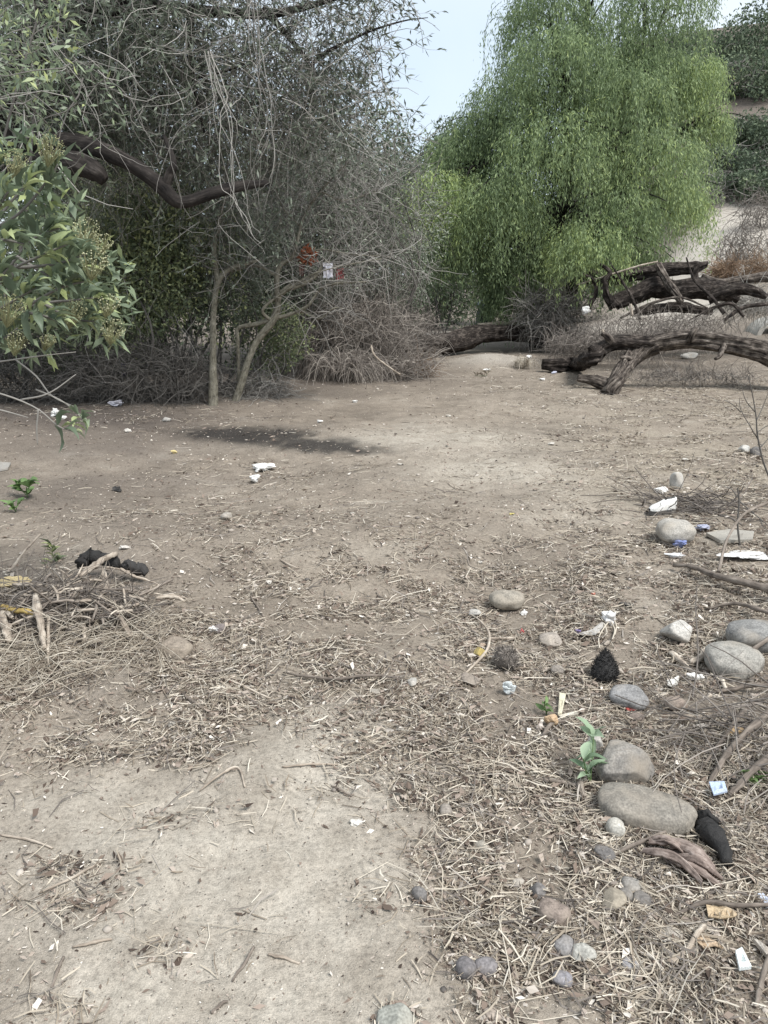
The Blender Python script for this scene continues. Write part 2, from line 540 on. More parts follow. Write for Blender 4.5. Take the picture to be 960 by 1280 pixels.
M_MAUVE = tint_mat('dead_brush', [(0, (0.068, 0.059, 0.053)), (0.6, (0.182, 0.160, 0.142)), (1, (0.40, 0.36, 0.315))], 0.9, 0.1)
M_RUST = tint_mat('rusty_dry_brush', [(0, (0.091, 0.058, 0.039)), (0.6, (0.234, 0.163, 0.111)), (1, (0.390, 0.286, 0.195))], 0.9, 0.1)
M_PEPPER = leaf_mat('pepper_leaf', [(0, (0.100, 0.140, 0.078)), (0.45, (0.205, 0.272, 0.142)), (0.75, (0.325, 0.410, 0.200)), (1, (0.45, 0.535, 0.215))], 0.38)
M_OAK = leaf_mat('grey_green_leaf', [(0, (0.069, 0.081, 0.063)), (0.6, (0.167, 0.196, 0.144)), (1, (0.391, 0.431, 0.333))], 0.22, 0.45, 0.45)
M_SHRUB = leaf_mat('shrub_leaf', [(0, (0.080, 0.100, 0.058)), (0.6, (0.185, 0.225, 0.128)), (1, (0.43, 0.46, 0.22))], 0.28, 0.45, 0.4)
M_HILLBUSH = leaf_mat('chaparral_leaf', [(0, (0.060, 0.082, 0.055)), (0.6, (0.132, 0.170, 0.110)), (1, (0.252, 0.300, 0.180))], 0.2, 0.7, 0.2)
M_TOYON = leaf_mat('toyon_leaf', [(0, (0.10, 0.132, 0.088)), (0.5, (0.195, 0.245, 0.160)), (0.8, (0.295, 0.355, 0.225)), (1, (0.39, 0.44, 0.19))], 0.28, 0.48, 0.4)
M_FLOWER = tint_mat('cream_flower_buds', [(0, (0.22, 0.21, 0.11)), (0.5, (0.40, 0.41, 0.23)), (1, (0.62, 0.61, 0.42))], 0.8, 0.2, 0.15)
M_STRAW = tint_mat('dry_straw', [(0, (0.09, 0.07, 0.055)), (0.35, (0.235, 0.195, 0.15)), (0.7, (0.47, 0.415, 0.335)), (1, (0.62, 0.57, 0.485))], 0.85, 0.2, 0.1)
M_CHIP = tint_mat('bark_chips', [(0, (0.05, 0.037, 0.03)), (0.3, (0.16, 0.122, 0.097)), (0.55, (0.29, 0.235, 0.195)), (0.78, (0.43, 0.375, 0.32)), (1, (0.66, 0.61, 0.545))], 0.85, 0.15)
M_PEB = tint_mat('small_pebbles', [(0, (0.112, 0.100, 0.090)), (0.5, (0.294, 0.256, 0.219)), (1, (0.537, 0.488, 0.425))], 0.85, 0.2)
M_RUSTLEAF = leaf_mat('dead_orange_leaf', [(0, (0.20, 0.06, 0.03)), (1, (0.42, 0.15, 0.075))], 0.3)
M_WEED = leaf_mat('weed_leaf', [(0, (0.08, 0.14, 0.05)), (1, (0.20, 0.30, 0.12))], 0.3)
M_SILVERWEED = leaf_mat('silver_green_leaf', [(0, (0.17, 0.25, 0.15)), (1, (0.38, 0.48, 0.33))], 0.3)
M_CONCRETE = obj_mat('old_concrete', 0.9, 0.2, 9, 0.4, (0.24, 0.21, 0.175), 0.4, 0.2)

# ------------------------------------------------------------------ ground (one sheet to the horizon)
def pxblobs(px, py, L):
    s = 0
    for cx, cy, rx, ry, w in L: s = s + w * gauss(px, py, cx, cy, rx, ry)
    return s


PALE = [(190, 1110, 290, 200, 1.15), (420, 930, 110, 70, .8), (460, 1090, 110, 170, .6), (330, 1270, 320, 60, .9), (640, 590, 170, 26, 1.0), (560, 545, 170, 20, .8), (740, 640, 90, 30, .6), (470, 690, 120, 16, .4), (300, 560, 120, 10, .4),
        (770, 1255, 140, 40, .35), (560, 640, 160, 30, .3), (470, 550, 60, 10, .6), (720, 500, 130, 25, .3)]
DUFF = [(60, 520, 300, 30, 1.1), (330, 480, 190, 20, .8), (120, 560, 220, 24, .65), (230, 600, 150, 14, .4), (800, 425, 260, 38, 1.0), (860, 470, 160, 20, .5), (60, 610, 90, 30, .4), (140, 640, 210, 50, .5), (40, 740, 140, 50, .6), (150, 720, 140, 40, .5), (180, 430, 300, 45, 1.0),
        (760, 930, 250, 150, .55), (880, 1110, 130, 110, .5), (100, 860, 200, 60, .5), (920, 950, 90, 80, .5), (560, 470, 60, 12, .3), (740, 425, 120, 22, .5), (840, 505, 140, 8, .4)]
ASH = [(290, 541, 75, 9, 1.0), (400, 557, 75, 8, .9), (440, 565, 60, 5, .55), (345, 548, 70, 9, .6), (730, 845, 22, 7, 0), (620, 1000, 14, 8, .2)]
STRAW = [(860, 540, 170, 50, .9), (780, 610, 120, 40, .5), (930, 600, 60, 60, .7), (900, 450, 150, 40, .6), (800, 470, 90, 16, .5)]


def build_ground():
    ys = np.concatenate([np.linspace(-9, 0.95, 26), np.geomspace(1.0, 15, 320), np.geomspace(15.15, 70, 90), np.geomspace(72, 1400, 34)])
    u = np.linspace(-1, 1, 341)
    Y = np.repeat(ys[:, None], len(u), 1)
    a = 0.62 * np.maximum(Y, 1.25) + 0.25
    big = 14 + 1.6 * np.maximum(Y, 0)
    X = np.sign(u) * (np.abs(u) * a + np.abs(u) ** 7 * big)
    Z = hz(X, Y)
    px, py = proj(X, Y, Z)
    v = np.stack([X, Y, Z], -1).reshape(-1, 3)
    R, C = len(ys), len(u)
    i = (np.arange(R - 1)[:, None] * C + np.arange(C - 1)[None]).ravel()
    q = np.stack([i, i + 1, i + C + 1, i + C], 1)
    n1 = fbm(X / 0.35, Y / 0.35, 40, 4); n2 = fbm(X / 1.1, Y / 1.1, 44, 3)
    def soft(m, k=1.6): return np.clip((m - 0.5 * (1 - n1) * k * np.minimum(1, m * 3) * 0.55) * (0.6 + 0.8 * n2), 0, 1)
    pale = soft(pxblobs(px, py, PALE)); straw = np.clip(pxblobs(px, py, STRAW), 0, 1) * sstep(.3, .7, n1) * .8
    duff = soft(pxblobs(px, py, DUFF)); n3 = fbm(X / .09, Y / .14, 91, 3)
    ash = np.clip(pxblobs(px, py, ASH) * (0.05 + 1.2 * n1 + 1.2 * n3), 0, 1)
    ash = sstep(.10, 1.15, ash) * .95
    # the trodden trail up the hill, and hill grass
    tx = 9.0 + (Y - 25) * 0.62; tw = 1.9 + 0.02 * Y
    trail = np.exp(-((X - tx) / tw) ** 4) * sstep(21, 25, Y) * sstep(46, 34, Y)
    trail = np.maximum(trail, 0.85 * gauss(X, Y, 1.7, 22.0, 1.3, 4.0))
    trail = np.maximum(trail, 0.7 * gauss(X, Y, 2.05, 14.6, .8, .6))
    trail = np.clip(trail * (0.65 + 0.6 * n1), 0, 1)
    hillp = sstep(16, 30, Y) * (1 - trail)
    straw = np.maximum(straw, hillp * .2)
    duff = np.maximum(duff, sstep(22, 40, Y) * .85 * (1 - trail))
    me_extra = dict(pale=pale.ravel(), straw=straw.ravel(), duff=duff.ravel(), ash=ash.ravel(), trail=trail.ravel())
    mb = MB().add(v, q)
    single('ground', mb, M_GROUND, (0, 0, 0), kind='structure', extra=me_extra)


build_ground()

# ------------------------------------------------------------------ trees and shrubs
def limb_mesh(pts, rad, n=24, k=10, rough=0.25, seed=1, tint=0.5):
    return tubes(MB(), spline(pts, n), interp(rad, n), k, tint, True, rough, seed)


def pepper_tree():
    rng = np.random.default_rng(5)
    base = np.array([3.75, 18.6, 0]); base[2] = hz(base[0], base[1])
    t = thing('pepper_tree', 'tall bright green weeping pepper tree with drooping feathery foliage', 'tree', base)
    Y0 = 18.6
    fork = P(712, 215, Y0)
    tr = np.array([base - [0, 0, .15], P(672, 360, Y0), P(690, 300, Y0), P(704, 250, Y0), fork])
    part('trunk', limb_mesh(tr, [.30, .20, .17, .15, .13], 30, 14, .35, 3), M_BARKDARK, t)
    part('trunk', limb_mesh([base + [.25, .1, -.1], P(700, 385, Y0), P(735, 330, Y0), P(775, 250, Y0), P(800, 170, Y0)], [.2, .15, .12, .10, .05], 26, 12, .3, 4), M_BARKDARK, t)
    # clumps: photograph position of the dome top, depth offset, radius, drop, strands, tint
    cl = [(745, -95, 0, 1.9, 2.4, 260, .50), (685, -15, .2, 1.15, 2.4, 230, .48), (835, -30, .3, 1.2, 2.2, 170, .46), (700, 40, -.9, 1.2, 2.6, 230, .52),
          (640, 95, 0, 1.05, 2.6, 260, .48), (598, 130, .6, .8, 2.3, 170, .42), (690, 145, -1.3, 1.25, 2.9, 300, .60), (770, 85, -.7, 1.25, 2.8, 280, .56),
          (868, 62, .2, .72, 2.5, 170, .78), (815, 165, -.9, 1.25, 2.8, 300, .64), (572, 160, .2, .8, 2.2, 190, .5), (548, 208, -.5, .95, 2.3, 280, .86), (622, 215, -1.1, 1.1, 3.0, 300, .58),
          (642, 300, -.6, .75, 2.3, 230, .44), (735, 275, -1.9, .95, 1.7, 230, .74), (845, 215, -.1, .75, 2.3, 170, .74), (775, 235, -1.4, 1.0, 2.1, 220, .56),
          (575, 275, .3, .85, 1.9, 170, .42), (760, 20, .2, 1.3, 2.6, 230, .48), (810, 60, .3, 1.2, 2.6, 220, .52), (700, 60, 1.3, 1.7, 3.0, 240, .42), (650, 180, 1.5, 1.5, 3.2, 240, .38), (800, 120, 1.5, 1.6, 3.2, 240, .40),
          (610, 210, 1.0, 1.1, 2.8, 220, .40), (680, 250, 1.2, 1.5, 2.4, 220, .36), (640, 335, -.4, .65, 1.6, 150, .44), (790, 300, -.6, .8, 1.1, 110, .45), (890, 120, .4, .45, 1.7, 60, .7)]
    lm = MB()
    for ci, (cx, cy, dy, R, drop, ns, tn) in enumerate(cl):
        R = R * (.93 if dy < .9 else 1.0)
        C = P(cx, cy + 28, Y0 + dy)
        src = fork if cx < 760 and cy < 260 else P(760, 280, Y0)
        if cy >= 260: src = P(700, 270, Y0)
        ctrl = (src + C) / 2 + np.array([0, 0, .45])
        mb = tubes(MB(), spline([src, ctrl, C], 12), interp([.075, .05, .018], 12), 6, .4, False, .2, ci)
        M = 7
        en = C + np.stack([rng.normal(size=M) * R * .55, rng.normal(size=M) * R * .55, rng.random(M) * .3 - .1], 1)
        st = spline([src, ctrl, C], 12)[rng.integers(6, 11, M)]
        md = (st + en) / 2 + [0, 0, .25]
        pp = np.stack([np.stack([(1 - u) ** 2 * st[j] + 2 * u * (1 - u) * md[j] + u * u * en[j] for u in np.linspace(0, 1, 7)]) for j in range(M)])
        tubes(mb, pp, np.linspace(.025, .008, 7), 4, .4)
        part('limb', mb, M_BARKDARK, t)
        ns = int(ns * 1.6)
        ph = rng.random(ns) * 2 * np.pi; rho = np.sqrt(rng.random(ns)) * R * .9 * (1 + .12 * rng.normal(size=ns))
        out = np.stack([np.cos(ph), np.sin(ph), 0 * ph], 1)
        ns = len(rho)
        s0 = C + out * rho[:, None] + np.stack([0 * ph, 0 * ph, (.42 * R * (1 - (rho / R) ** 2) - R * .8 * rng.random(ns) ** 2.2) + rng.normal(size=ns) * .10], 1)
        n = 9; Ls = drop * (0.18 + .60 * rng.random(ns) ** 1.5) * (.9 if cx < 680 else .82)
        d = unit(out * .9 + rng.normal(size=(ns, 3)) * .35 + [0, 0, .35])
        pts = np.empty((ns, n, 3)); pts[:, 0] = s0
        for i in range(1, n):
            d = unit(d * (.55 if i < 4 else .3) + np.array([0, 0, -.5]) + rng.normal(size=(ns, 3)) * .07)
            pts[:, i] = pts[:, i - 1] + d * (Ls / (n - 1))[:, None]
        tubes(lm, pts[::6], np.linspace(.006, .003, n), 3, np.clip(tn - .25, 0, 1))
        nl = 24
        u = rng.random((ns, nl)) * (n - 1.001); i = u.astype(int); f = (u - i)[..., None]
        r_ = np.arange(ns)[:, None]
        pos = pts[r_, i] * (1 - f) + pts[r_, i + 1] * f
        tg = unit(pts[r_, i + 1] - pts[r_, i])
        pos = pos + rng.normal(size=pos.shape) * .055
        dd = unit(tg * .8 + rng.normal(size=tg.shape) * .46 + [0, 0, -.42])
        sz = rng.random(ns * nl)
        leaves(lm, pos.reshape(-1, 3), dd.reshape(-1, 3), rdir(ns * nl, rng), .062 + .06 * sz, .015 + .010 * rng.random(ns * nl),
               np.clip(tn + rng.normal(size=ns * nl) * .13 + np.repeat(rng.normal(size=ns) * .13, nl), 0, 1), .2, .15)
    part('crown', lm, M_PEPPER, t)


pepper_tree()


def clump_leaves(mb, rng, c, r, n, L, W, tn, shell=.35, up=.3, var=.2):
    p = inell(n, rng, c, r, shell)
    d = unit(rdir(n, rng) + unit(p - np.asarray(c)) * .6 + [0, 0, -.1])
    leaves(mb, p, d, rdir(n, rng) + [0, 0, up * 2], L * (.6 + .8 * rng.random(n)), W * (.6 + .8 * rng.random(n)), np.clip(tn + var * rng.normal(size=n), 0, 1))


def tangle(mb, rng, c, r, n, L, rad, seg=7, wander=.28, grav=-.06, tn=(.3, .8), up=0.0, leaf=None):
    st = inell(n, rng, c, r); d = rdir(n, rng) + [0, 0, up]
    ps = walk(st, d, L * (.4 + 1.0 * rng.random(n)), seg, wander, grav, rng)
    rr = rad * (.5 + rng.random(n))[:, None] * np.linspace(1.15, .45, seg)
    tubes(mb, ps, rr, 3, tn[0] + (tn[1] - tn[0]) * rng.random(n))
    return ps


def leafy(mb, rng, ps, per, L, W, tn, var=.2):
    M, n, _ = ps.shape
    k = M * per
    m = rng.integers(0, M, k); u = (.25 + .75 * rng.random(k)) * (n - 1.001); i = u.astype(int); f = (u - i)[:, None]
    pos = ps[m, i] * (1 - f) + ps[m, i + 1] * f
    tg = unit(ps[m, i + 1] - ps[m, i])
    d = unit(tg * .6 + rdir(k, rng) * .8 + [0, 0, -.15])
    leaves(mb, pos, d, rdir(k, rng) + [0, 0, .5], L * (.6 + .8 * rng.random(k)), W * (.6 + .8 * rng.random(k)), np.clip(tn + var * rng.normal(size=k), 0, 1))


def oak():
    rng = np.random.default_rng(21)
    base = P(-75, 500, 9.9); base[2] = hz(base[0], base[1])
    t = thing('oak_tree', 'large grey tree with thick dark crooked limb and tangled bare twigs', 'tree', base)
    part('trunk', limb_mesh([base - [0, 0, .2], P(-70, 380, 9.7), P(-45, 250, 9.5), P(-5, 170, 9.4), P(40, 60, 9.3), P(90, -120, 9.4)], [.30, .24, .21, .20, .17, .10], 34, 14, .3, 7), M_BARKDARK, t)
    part('limb', limb_mesh([P(-5, 172, 9.4), P(60, 178, 8.6), P(110, 183, 8.3), P(160, 203, 8.1), P(200, 232, 8.0), P(224, 253, 8.0), P(262, 243, 8.1), P(300, 233, 8.3), P(334, 229, 8.6)],
                           [.15, .105, .09, .078, .07, .064, .056, .048, .03], 60, 14, .45, 8), M_BARKDARK, t)
    part('broken_limb', limb_mesh([P(-15, 215, 9.4), P(50, 205, 8.6), P(92, 204, 8.2), P(118, 214, 8.1), P(131, 226, 8.1)], [.14, .105, .09, .08, .05], 40, 14, .7, 9), M_BARKDARK, t)
    for pts, rad in [([P(205, 236, 8.0), P(212, 218, 8.0), P(217, 202, 8.0), P(205, 170, 8.3)], [.05, .045, .03, .02]),
                     ([P(60, 30, 9.3), P(160, 10, 9.2), P(270, 15, 9.4), P(350, 16, 9.6), P(460, -15, 9.8)], [.11, .08, .06, .045, .02]),
                     ([P(330, 10, 9.6), P(372, 60, 9.5), P(386, 82, 9.5), P(388, 120, 9.6)], [.035, .03, .025, .01]),
                     ([P(386, 84, 9.5), P(405, 67, 9.5), P(430, 54, 9.5), P(465, 38, 9.5), P(505, 26, 9.6), P(535, 22, 9.6)], [.024, .022, .018, .012, .008, .004]),
                     ([P(75, -60, 9.3), P(190, -90, 9.0), P(330, -80, 9.3), P(440, -50, 9.8)], [.10, .08, .05, .02]),
                     ([P(240, 18, 9.4), P(236, 55, 9.3), P(243, 110, 9.2), P(255, 165, 9.1)], [.05, .03, .02, .012]),
                     ([P(180, -20, 9.3), P(175, 40, 9.2), P(215, 88, 9.2), P(260, 95, 9.3), P(320, 75, 9.4)], [.04, .03, .02, .015, .008])]:
        part('limb', limb_mesh(pts, rad, 24, 8, .25, 10), M_BARKDARK, t)
    tw, lf = MB(), MB()
    # photograph centre, depth, radii, twigs, leaves per twig, leaf tint
    for cx, cy, Y, r, nt, per, tn in [
        (40, 50, 9.0, (1.0, .9, .9), 330, 15, .50), (140, 40, 9.2, (1.0, 1.0, .9), 360, 13, .46), (235, 45, 9.3, (.9, 1.0, .8), 330, 8, .42), (325, 35, 9.5, (.85, .9, .65), 230, 6, .32),
        (410, 25, 9.6, (.75, .7, .5), 150, 7, .26), (452, 40, 9.6, (.40, .5, .5), 55, 7, .24), (70, 130, 9.5, (.8, .7, .6), 260, 10, .48), (170, 125, 9.6, (.9, .8, .65), 420, 5, .58),
        (260, 135, 9.7, (.8, .8, .7), 430, 3.4, .56), (340, 130, 9.6, (.75, .8, .65), 330, 3, .48), (402, 125, 9.8, (.6, .7, .6), 170, 6, .30), (430, 95, 9.8, (.45, .5, .6), 60, 6, .26),
        (300, 220, 10.2, (.9, .7, .6), 260, 2.5, .62), (200, 205, 10.1, (.9, .7, .45), 220, 3.5, .62), (395, 205, 10.4, (.7, .7, .6), 230, 3.5, .45), (100, 215, 10.1, (.8, .7, .4), 160, 4, .5),
        (60, -90, 9.0, (1.4, 1.3, .8), 170, 16, .45), (230, -110, 9.2, (1.5, 1.4, .8), 170, 14, .4), (390, -70, 9.6, (1.0, 1.1, .6), 90, 10, .35), (-60, 60, 8.6, (1.0, 1.2, 1.4), 150, 16, .45)]:  # crown clumps out of view, added to shade the growth below
        c = P(cx, cy, Y)
        ps = tangle(tw, rng, c, r, int(nt * 1.0), .85, .0034, 8, .20, -.08, (.2, 1.0))
        leafy(lf, rng, ps, max(1, int(round(per * 1.2))), .085, .020, tn, .19)
        if per % 1 > .3: leafy(lf, rng, ps[: int(len(ps) * (per % 1))], 1, .085, .019, tn, .17)
    part('twigs', tw, M_TWIG, t)
    part('crown', lf, M_OAK, t)


oak()


def vines():
    rng = np.random.default_rng(8)
    def strands(name, label, specs, r, spread, tn):
        mb = MB()
        for pts, n in specs:
            for i in range(n):
                w = [p + rng.normal(size=3) * spread * (0.3 + 1.2 * k / len(pts)) for k, p in enumerate(pts)]
                sp = spline(w, 30); sp[1:-1] += np.cumsum(rng.normal(size=(28, 3)), 0) * .006; tubes(mb, sp, r * (.6 + .8 * rng.random()) * np.linspace(1, .6, 30), 4, tn - .15 + .3 * rng.random())
        single(name, mb, M_TWIG, (0, 0, 0), label, 'vine', 'dry vines hanging in the bare tree')
    A = [P(262, 60, 7.7), P(272, 112, 7.7), P(283, 158, 7.7), P(288, 220, 7.7), P(298, 270, 7.7), P(318, 312, 7.7)]
    strands('hanging_vine', 'pale bundle of dry vine strands hanging across the dark crooked limb', [(A, 6)],   .0031, .075, .75)
    B = [P(232, 30, 7.8), P(228, 80, 7.8), P(268, 118, 7.8), P(222, 180, 7.7), P(236, 250, 7.7)]
    C = [P(318, 0, 7.9), P(322, 70, 7.9), P(334, 135, 7.9), P(330, 200, 7.9), P(330, 262, 7.9)]
    strands('hanging_vine', 'thin dry vine strands trailing down right of the pale hanging bundle', [(C, 5)], .0034, .08, .55)
    D = [P(60, 45, 7.7), P(95, 105, 7.7), P(118, 165, 7.6), P(150, 190, 7.6), P(185, 210, 7.6)]
    E = [P(100, 70, 7.7), P(140, 120, 7.6), P(175, 160, 7.6), P(215, 200, 7.6)]
    strands('hanging_vine', 'long dry vine stems arching over the dark limb near the flowering bush', [(D, 3), (E, 2)], .0028, .09, .6)
    strands('hanging_vine', 'looping dry vine stems in the middle of the bare tangled crown', [(B, 3), ([P(300, 40, 7.9), P(240, 55, 7.9), P(180, 45, 7.9)], 3), ([P(160, 60, 7.8), P(172, 100, 7.8), P(180, 150, 7.8), P(205, 195, 7.8)], 3)], .0028, .09, .55)


vines()


def bush(name, label, cat, px, py, Y, r, nl, L, W, tn, leafm, ntw=150, twigm=None, twl=.7, twr=.006, group=None, clumps=7, base=None, var=.2, hgt=None, seed=0, stems=5, root=None):
    """a shrub: stems from the ground, a twig tangle and clumped leaves; px,py is the middle of its mass"""
    rng = np.random.default_rng(1000 + int(px * 7 + py * 13 + seed))
    c = P(px, py, Y) if base is None else np.array(base) + [0, 0, hgt]
    b = np.array([c[0], c[1], 0.]) if root is None else np.array([root[0], root[1], 0.])
    b[2] = hz(b[0], b[1])
    t = thing(name, label, cat, b, group)
    r = np.asarray(r, float)
    sm, fm = MB(), MB()
    for i in range(stems):
        e = inell(1, rng, c + [0, 0, r[2] * .3], r * .6)[0]
        o = b + [rng.normal() * .12, rng.normal() * .12, -.05]
        tubes(sm, spline([o, (o + e) / 2 + rng.normal(size=3) * [.35, .25, .15], e], 10), np.linspace(.013, .006, 10) * (r[2] + .4), 5, .12)
    if ntw:
        tangle(sm, rng, c, r * .95, ntw, twl, twr, 6, .28, -.05, (.15, .8))
    part('stems', sm, twigm or M_TWIG, t, kind='stuff')
    if nl:
        for i in range(clumps):
            cc = inell(1, rng, c, r * .72, .45)[0]
            k = .38 + .3 * rng.random()
            clump_leaves(fm, rng, cc, r * k, nl // clumps, L, W, np.clip(tn + .10 * rng.normal(), 0, 1), .3, .3, var)
        part('foliage', fm, leafm, t)
    return t


def slim_trees():
    rng = np.random.default_rng(77)
    b = G(265, 506)
    Y = b[1]
    t = thing('slim_tree', 'slender upright tree with smooth pale greenish trunk in front of dark shrubs', 'tree', b)
    part('trunk', limb_mesh([b - [0, 0, .1], P(266, 440, Y), P(267, 390, Y), P(273, 352, Y), P(290, 335, Y), P(325, 325, Y)], [.07, .04, .034, .033, .028, .016], 50, 14, .4, 5), M_BARKGREY, t)
    part('branch', limb_mesh([P(273, 352, Y), P(268, 310, Y), P(280, 250, Y), P(285, 200, Y)], [.035, .028, .018, .008], 20, 8, .15, 6), M_BARKGREY, t)
    tw = MB()
    ps = tangle(tw, rng, P(285, 290, Y), (.55, .6, .6), 140, .6, .004, 7, .25, -.04, (.2, .8))
    part('twigs', tw, M_TWIG, t)
    lf = MB(); leafy(lf, rng, ps, 9, .07, .022, .5); part('crown', lf, M_OAK, t)

    b = G(292, 500); Y = b[1]
    t = thing('bent_tree', 'small leaning tree whose bare grey branches fan out to the right', 'tree', b)
    tr = [b - [0, 0, .1], P(310, 452, Y), P(322, 425, Y), P(340, 402, Y), P(347, 385, Y), P(349, 370, Y), P(365, 357, Y), P(390, 346, Y), P(407, 339, Y)]
    part('trunk', limb_mesh(tr, [.06, .038, .042, .046, .043, .04, .036, .03, .02], 60, 14, .35, 11), M_BARKGREY, t)
    Br = [([P(300, 505, Y + .1), P(298, 460, Y + .1), P(297, 425, Y), P(298, 410, Y), P(320, 405, Y), P(342, 398, Y)], [.03, .03, .032, .034, .04, .045]),
          ([P(347, 378, Y), P(346, 345, Y), P(352, 330, Y), P(365, 322, Y), P(372, 300, Y - .05), P(380, 270, Y), P(400, 240, Y), P(432, 206, Y)], [.05, .045, .04, .035, .03, .025, .018, .008]),
          ([P(350, 365, Y), P(366, 360, Y - .1), P(392, 348, Y - .1), P(408, 328, Y - .1), P(432, 340, Y - .15)], [.04, .032, .03, .02, .008]),
          ([P(340, 398, Y), P(362, 393, Y), P(385, 382, Y - .1), P(402, 360, Y - .1), P(425, 354, Y - .2), P(462, 352, Y - .2)], [.035, .03, .028, .024, .02, .01]),
          ([P(340, 402, Y), P(328, 388, Y - .1), P(345, 372, Y - .1), P(375, 352, Y - .15), P(398, 340, Y - .2), P(440, 330, Y - .2), P(478, 323, Y - .1)], [.03, .026, .022, .018, .014, .010, .006]),
          ([P(362, 392, Y), P(380, 390, Y), P(400, 398, Y - .1), P(418, 385, Y - .2), P(440, 388, Y - .2)], [.028, .024, .018, .012, .006]),
          ([P(348, 346, Y), P(320, 332, Y), P(295, 338, Y), P(270, 350, Y)], [.03, .022, .018, .010]),
          ([P(368, 322, Y), P(400, 312, Y), P(440, 318, Y - .1), P(490, 321, Y)], [.02, .016, .012, .006]),
          ([P(378, 285, Y), P(355, 262, Y), P(340, 225, Y), P(318, 195, Y)], [.018, .014, .010, .006]),
          ([P(402, 240, Y), P(430, 250, Y), P(470, 240, Y + .2)], [.014, .010, .005])]
    for i, (p, r) in enumerate(Br):
        part('branch', limb_mesh(p, np.array(r) * .72, 34, 10, .3, 20 + i), M_BARKGREY, t)
    tw = MB()
    for p, r in Br[1:]:
        q = spline(p, 12)[4:]
        st = q[rng.integers(0, len(q), 34)]
        ps = walk(st, rdir(34, rng) + [.35, -.1, .35], .35 + .6 * rng.random(34), 8, .2, -.02, rng)
        tubes(tw, ps, np.linspace(.006, .0025, 8), 3, .35 + .4 * rng.random(34))
    part('twigs', tw, M_TWIG, t)


slim_trees()

# grey twiggy willow scrub in the middle, evergreen masses behind it
bush('willow_shrub', 'tall grey twiggy willow shrub with sparse small leaves beside the green tree', 'shrub', 450, 265, 13.2, (1.25, .8, 1.25), 11000, .06, .016, .62, M_OAK, 900, M_TWIG, .8, .0048, clumps=18)
bush('willow_shrub', 'grey bare scrub rising behind the leaning tree with hanging litter', 'shrub', 375, 270, 12.6, (1.2, .7, 1.2), 11000, .06, .017, .56, M_OAK, 650, M_TWIG, .8, .0048, clumps=18)
bush('willow_shrub', 'low pale grey scrub above the mauve brush, left of the path end', 'shrub', 488, 330, 14.6, (.85, .6, .85), 3200, .05, .016, .7, M_OAK, 500, M_TWIG, .6, .0048, clumps=12)
bush('evergreen_shrub', 'dark green leafy shrub standing beyond the path end, left of the pepper tree', 'shrub', 545, 345, 25.0, (1.75, 1.2, 1.55), 9000, .12, .05, .45, M_HILLBUSH, 160, None, 1.1, .010, clumps=22)
bush('evergreen_shrub', 'bluish green shrub under the left skirt of the pepper tree', 'shrub', 545, 290, 21.0, (1.2, .9, 1.2), 4600, .10, .04, .52, M_HILLBUSH, 120, None, .8, .008, clumps=14)
bush('evergreen_shrub', 'shaded shrub far behind the pepper tree trunk', 'shrub', 680, 350, 27.0, (2.6, 1.2, 1.8), 6000, .15, .065, .35, M_HILLBUSH, 100, None, 1.0, .01, clumps=18)
bush('understory_shrub', 'leafy green shrub with yellowish leaves left of the slim pale trunk', 'shrub', 215, 320, 10.3, (.85, .5, 1.05), 11000, .058, .025, .66, M_SHRUB, 130, None, .7, .004, clumps=20, var=.25)
bush('understory_shrub', 'dark leafy shrub between the flowering bush and the slim trunk', 'shrub', 150, 360, 10.4, (.85, .5, 1.05), 11000, .058, .025, .58, M_SHRUB, 130, None, .7, .004, clumps=20)
bush('understory_shrub', 'dim shrub behind the flowering bush at the left edge', 'shrub', 40, 370, 10.6, (1.2, .5, 1.05), 10000, .058, .025, .52, M_SHRUB, 200, None, .7, .004, clumps=20)
bush('understory_shrub', 'small green shrub under the branches of the leaning tree', 'shrub', 330, 430, 11.3, (.6, .4, .6), 3600, .05, .022, .60, M_SHRUB, 100, None, .5, .004, clumps=12)
bush('understory_shrub', 'green shrub high behind the slim tree and the broken limb', 'shrub', 130, 275, 11.4, (1.2, .6, .7), 6000, .06, .026, .62, M_SHRUB, 160, None, .7, .004, clumps=16)
bush('understory_shrub', 'grey green shrub behind the slim tree and below the dark limb', 'shrub', 270, 310, 11.0, (.85, .5, 1.0), 9000, .058, .021, .62, M_OAK, 200, None, .7, .004, clumps=18)
# darker backing trees
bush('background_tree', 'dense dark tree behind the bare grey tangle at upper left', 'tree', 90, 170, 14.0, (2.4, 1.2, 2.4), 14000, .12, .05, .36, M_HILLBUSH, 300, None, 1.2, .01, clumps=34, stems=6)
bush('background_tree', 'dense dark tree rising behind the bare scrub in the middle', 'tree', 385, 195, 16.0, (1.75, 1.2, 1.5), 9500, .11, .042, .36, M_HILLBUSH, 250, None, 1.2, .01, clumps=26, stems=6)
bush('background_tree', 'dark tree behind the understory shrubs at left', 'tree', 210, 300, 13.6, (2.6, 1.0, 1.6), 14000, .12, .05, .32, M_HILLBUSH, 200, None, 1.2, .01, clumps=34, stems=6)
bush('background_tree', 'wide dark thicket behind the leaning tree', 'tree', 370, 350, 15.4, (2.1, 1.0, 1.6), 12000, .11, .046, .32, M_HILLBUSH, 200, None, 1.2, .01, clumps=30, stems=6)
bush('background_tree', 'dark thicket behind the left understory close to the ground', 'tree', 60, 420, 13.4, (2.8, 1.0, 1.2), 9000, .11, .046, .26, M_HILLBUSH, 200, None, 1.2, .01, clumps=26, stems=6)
bush('background_tree', 'shadowy tree behind the left half of the pepper tree', 'tree', 640, 270, 27.0, (2.6, 1.2, 2.0), 7000, .16, .07, .40, M_HILLBUSH, 120, None, 1.2, .012, clumps=24, stems=5)
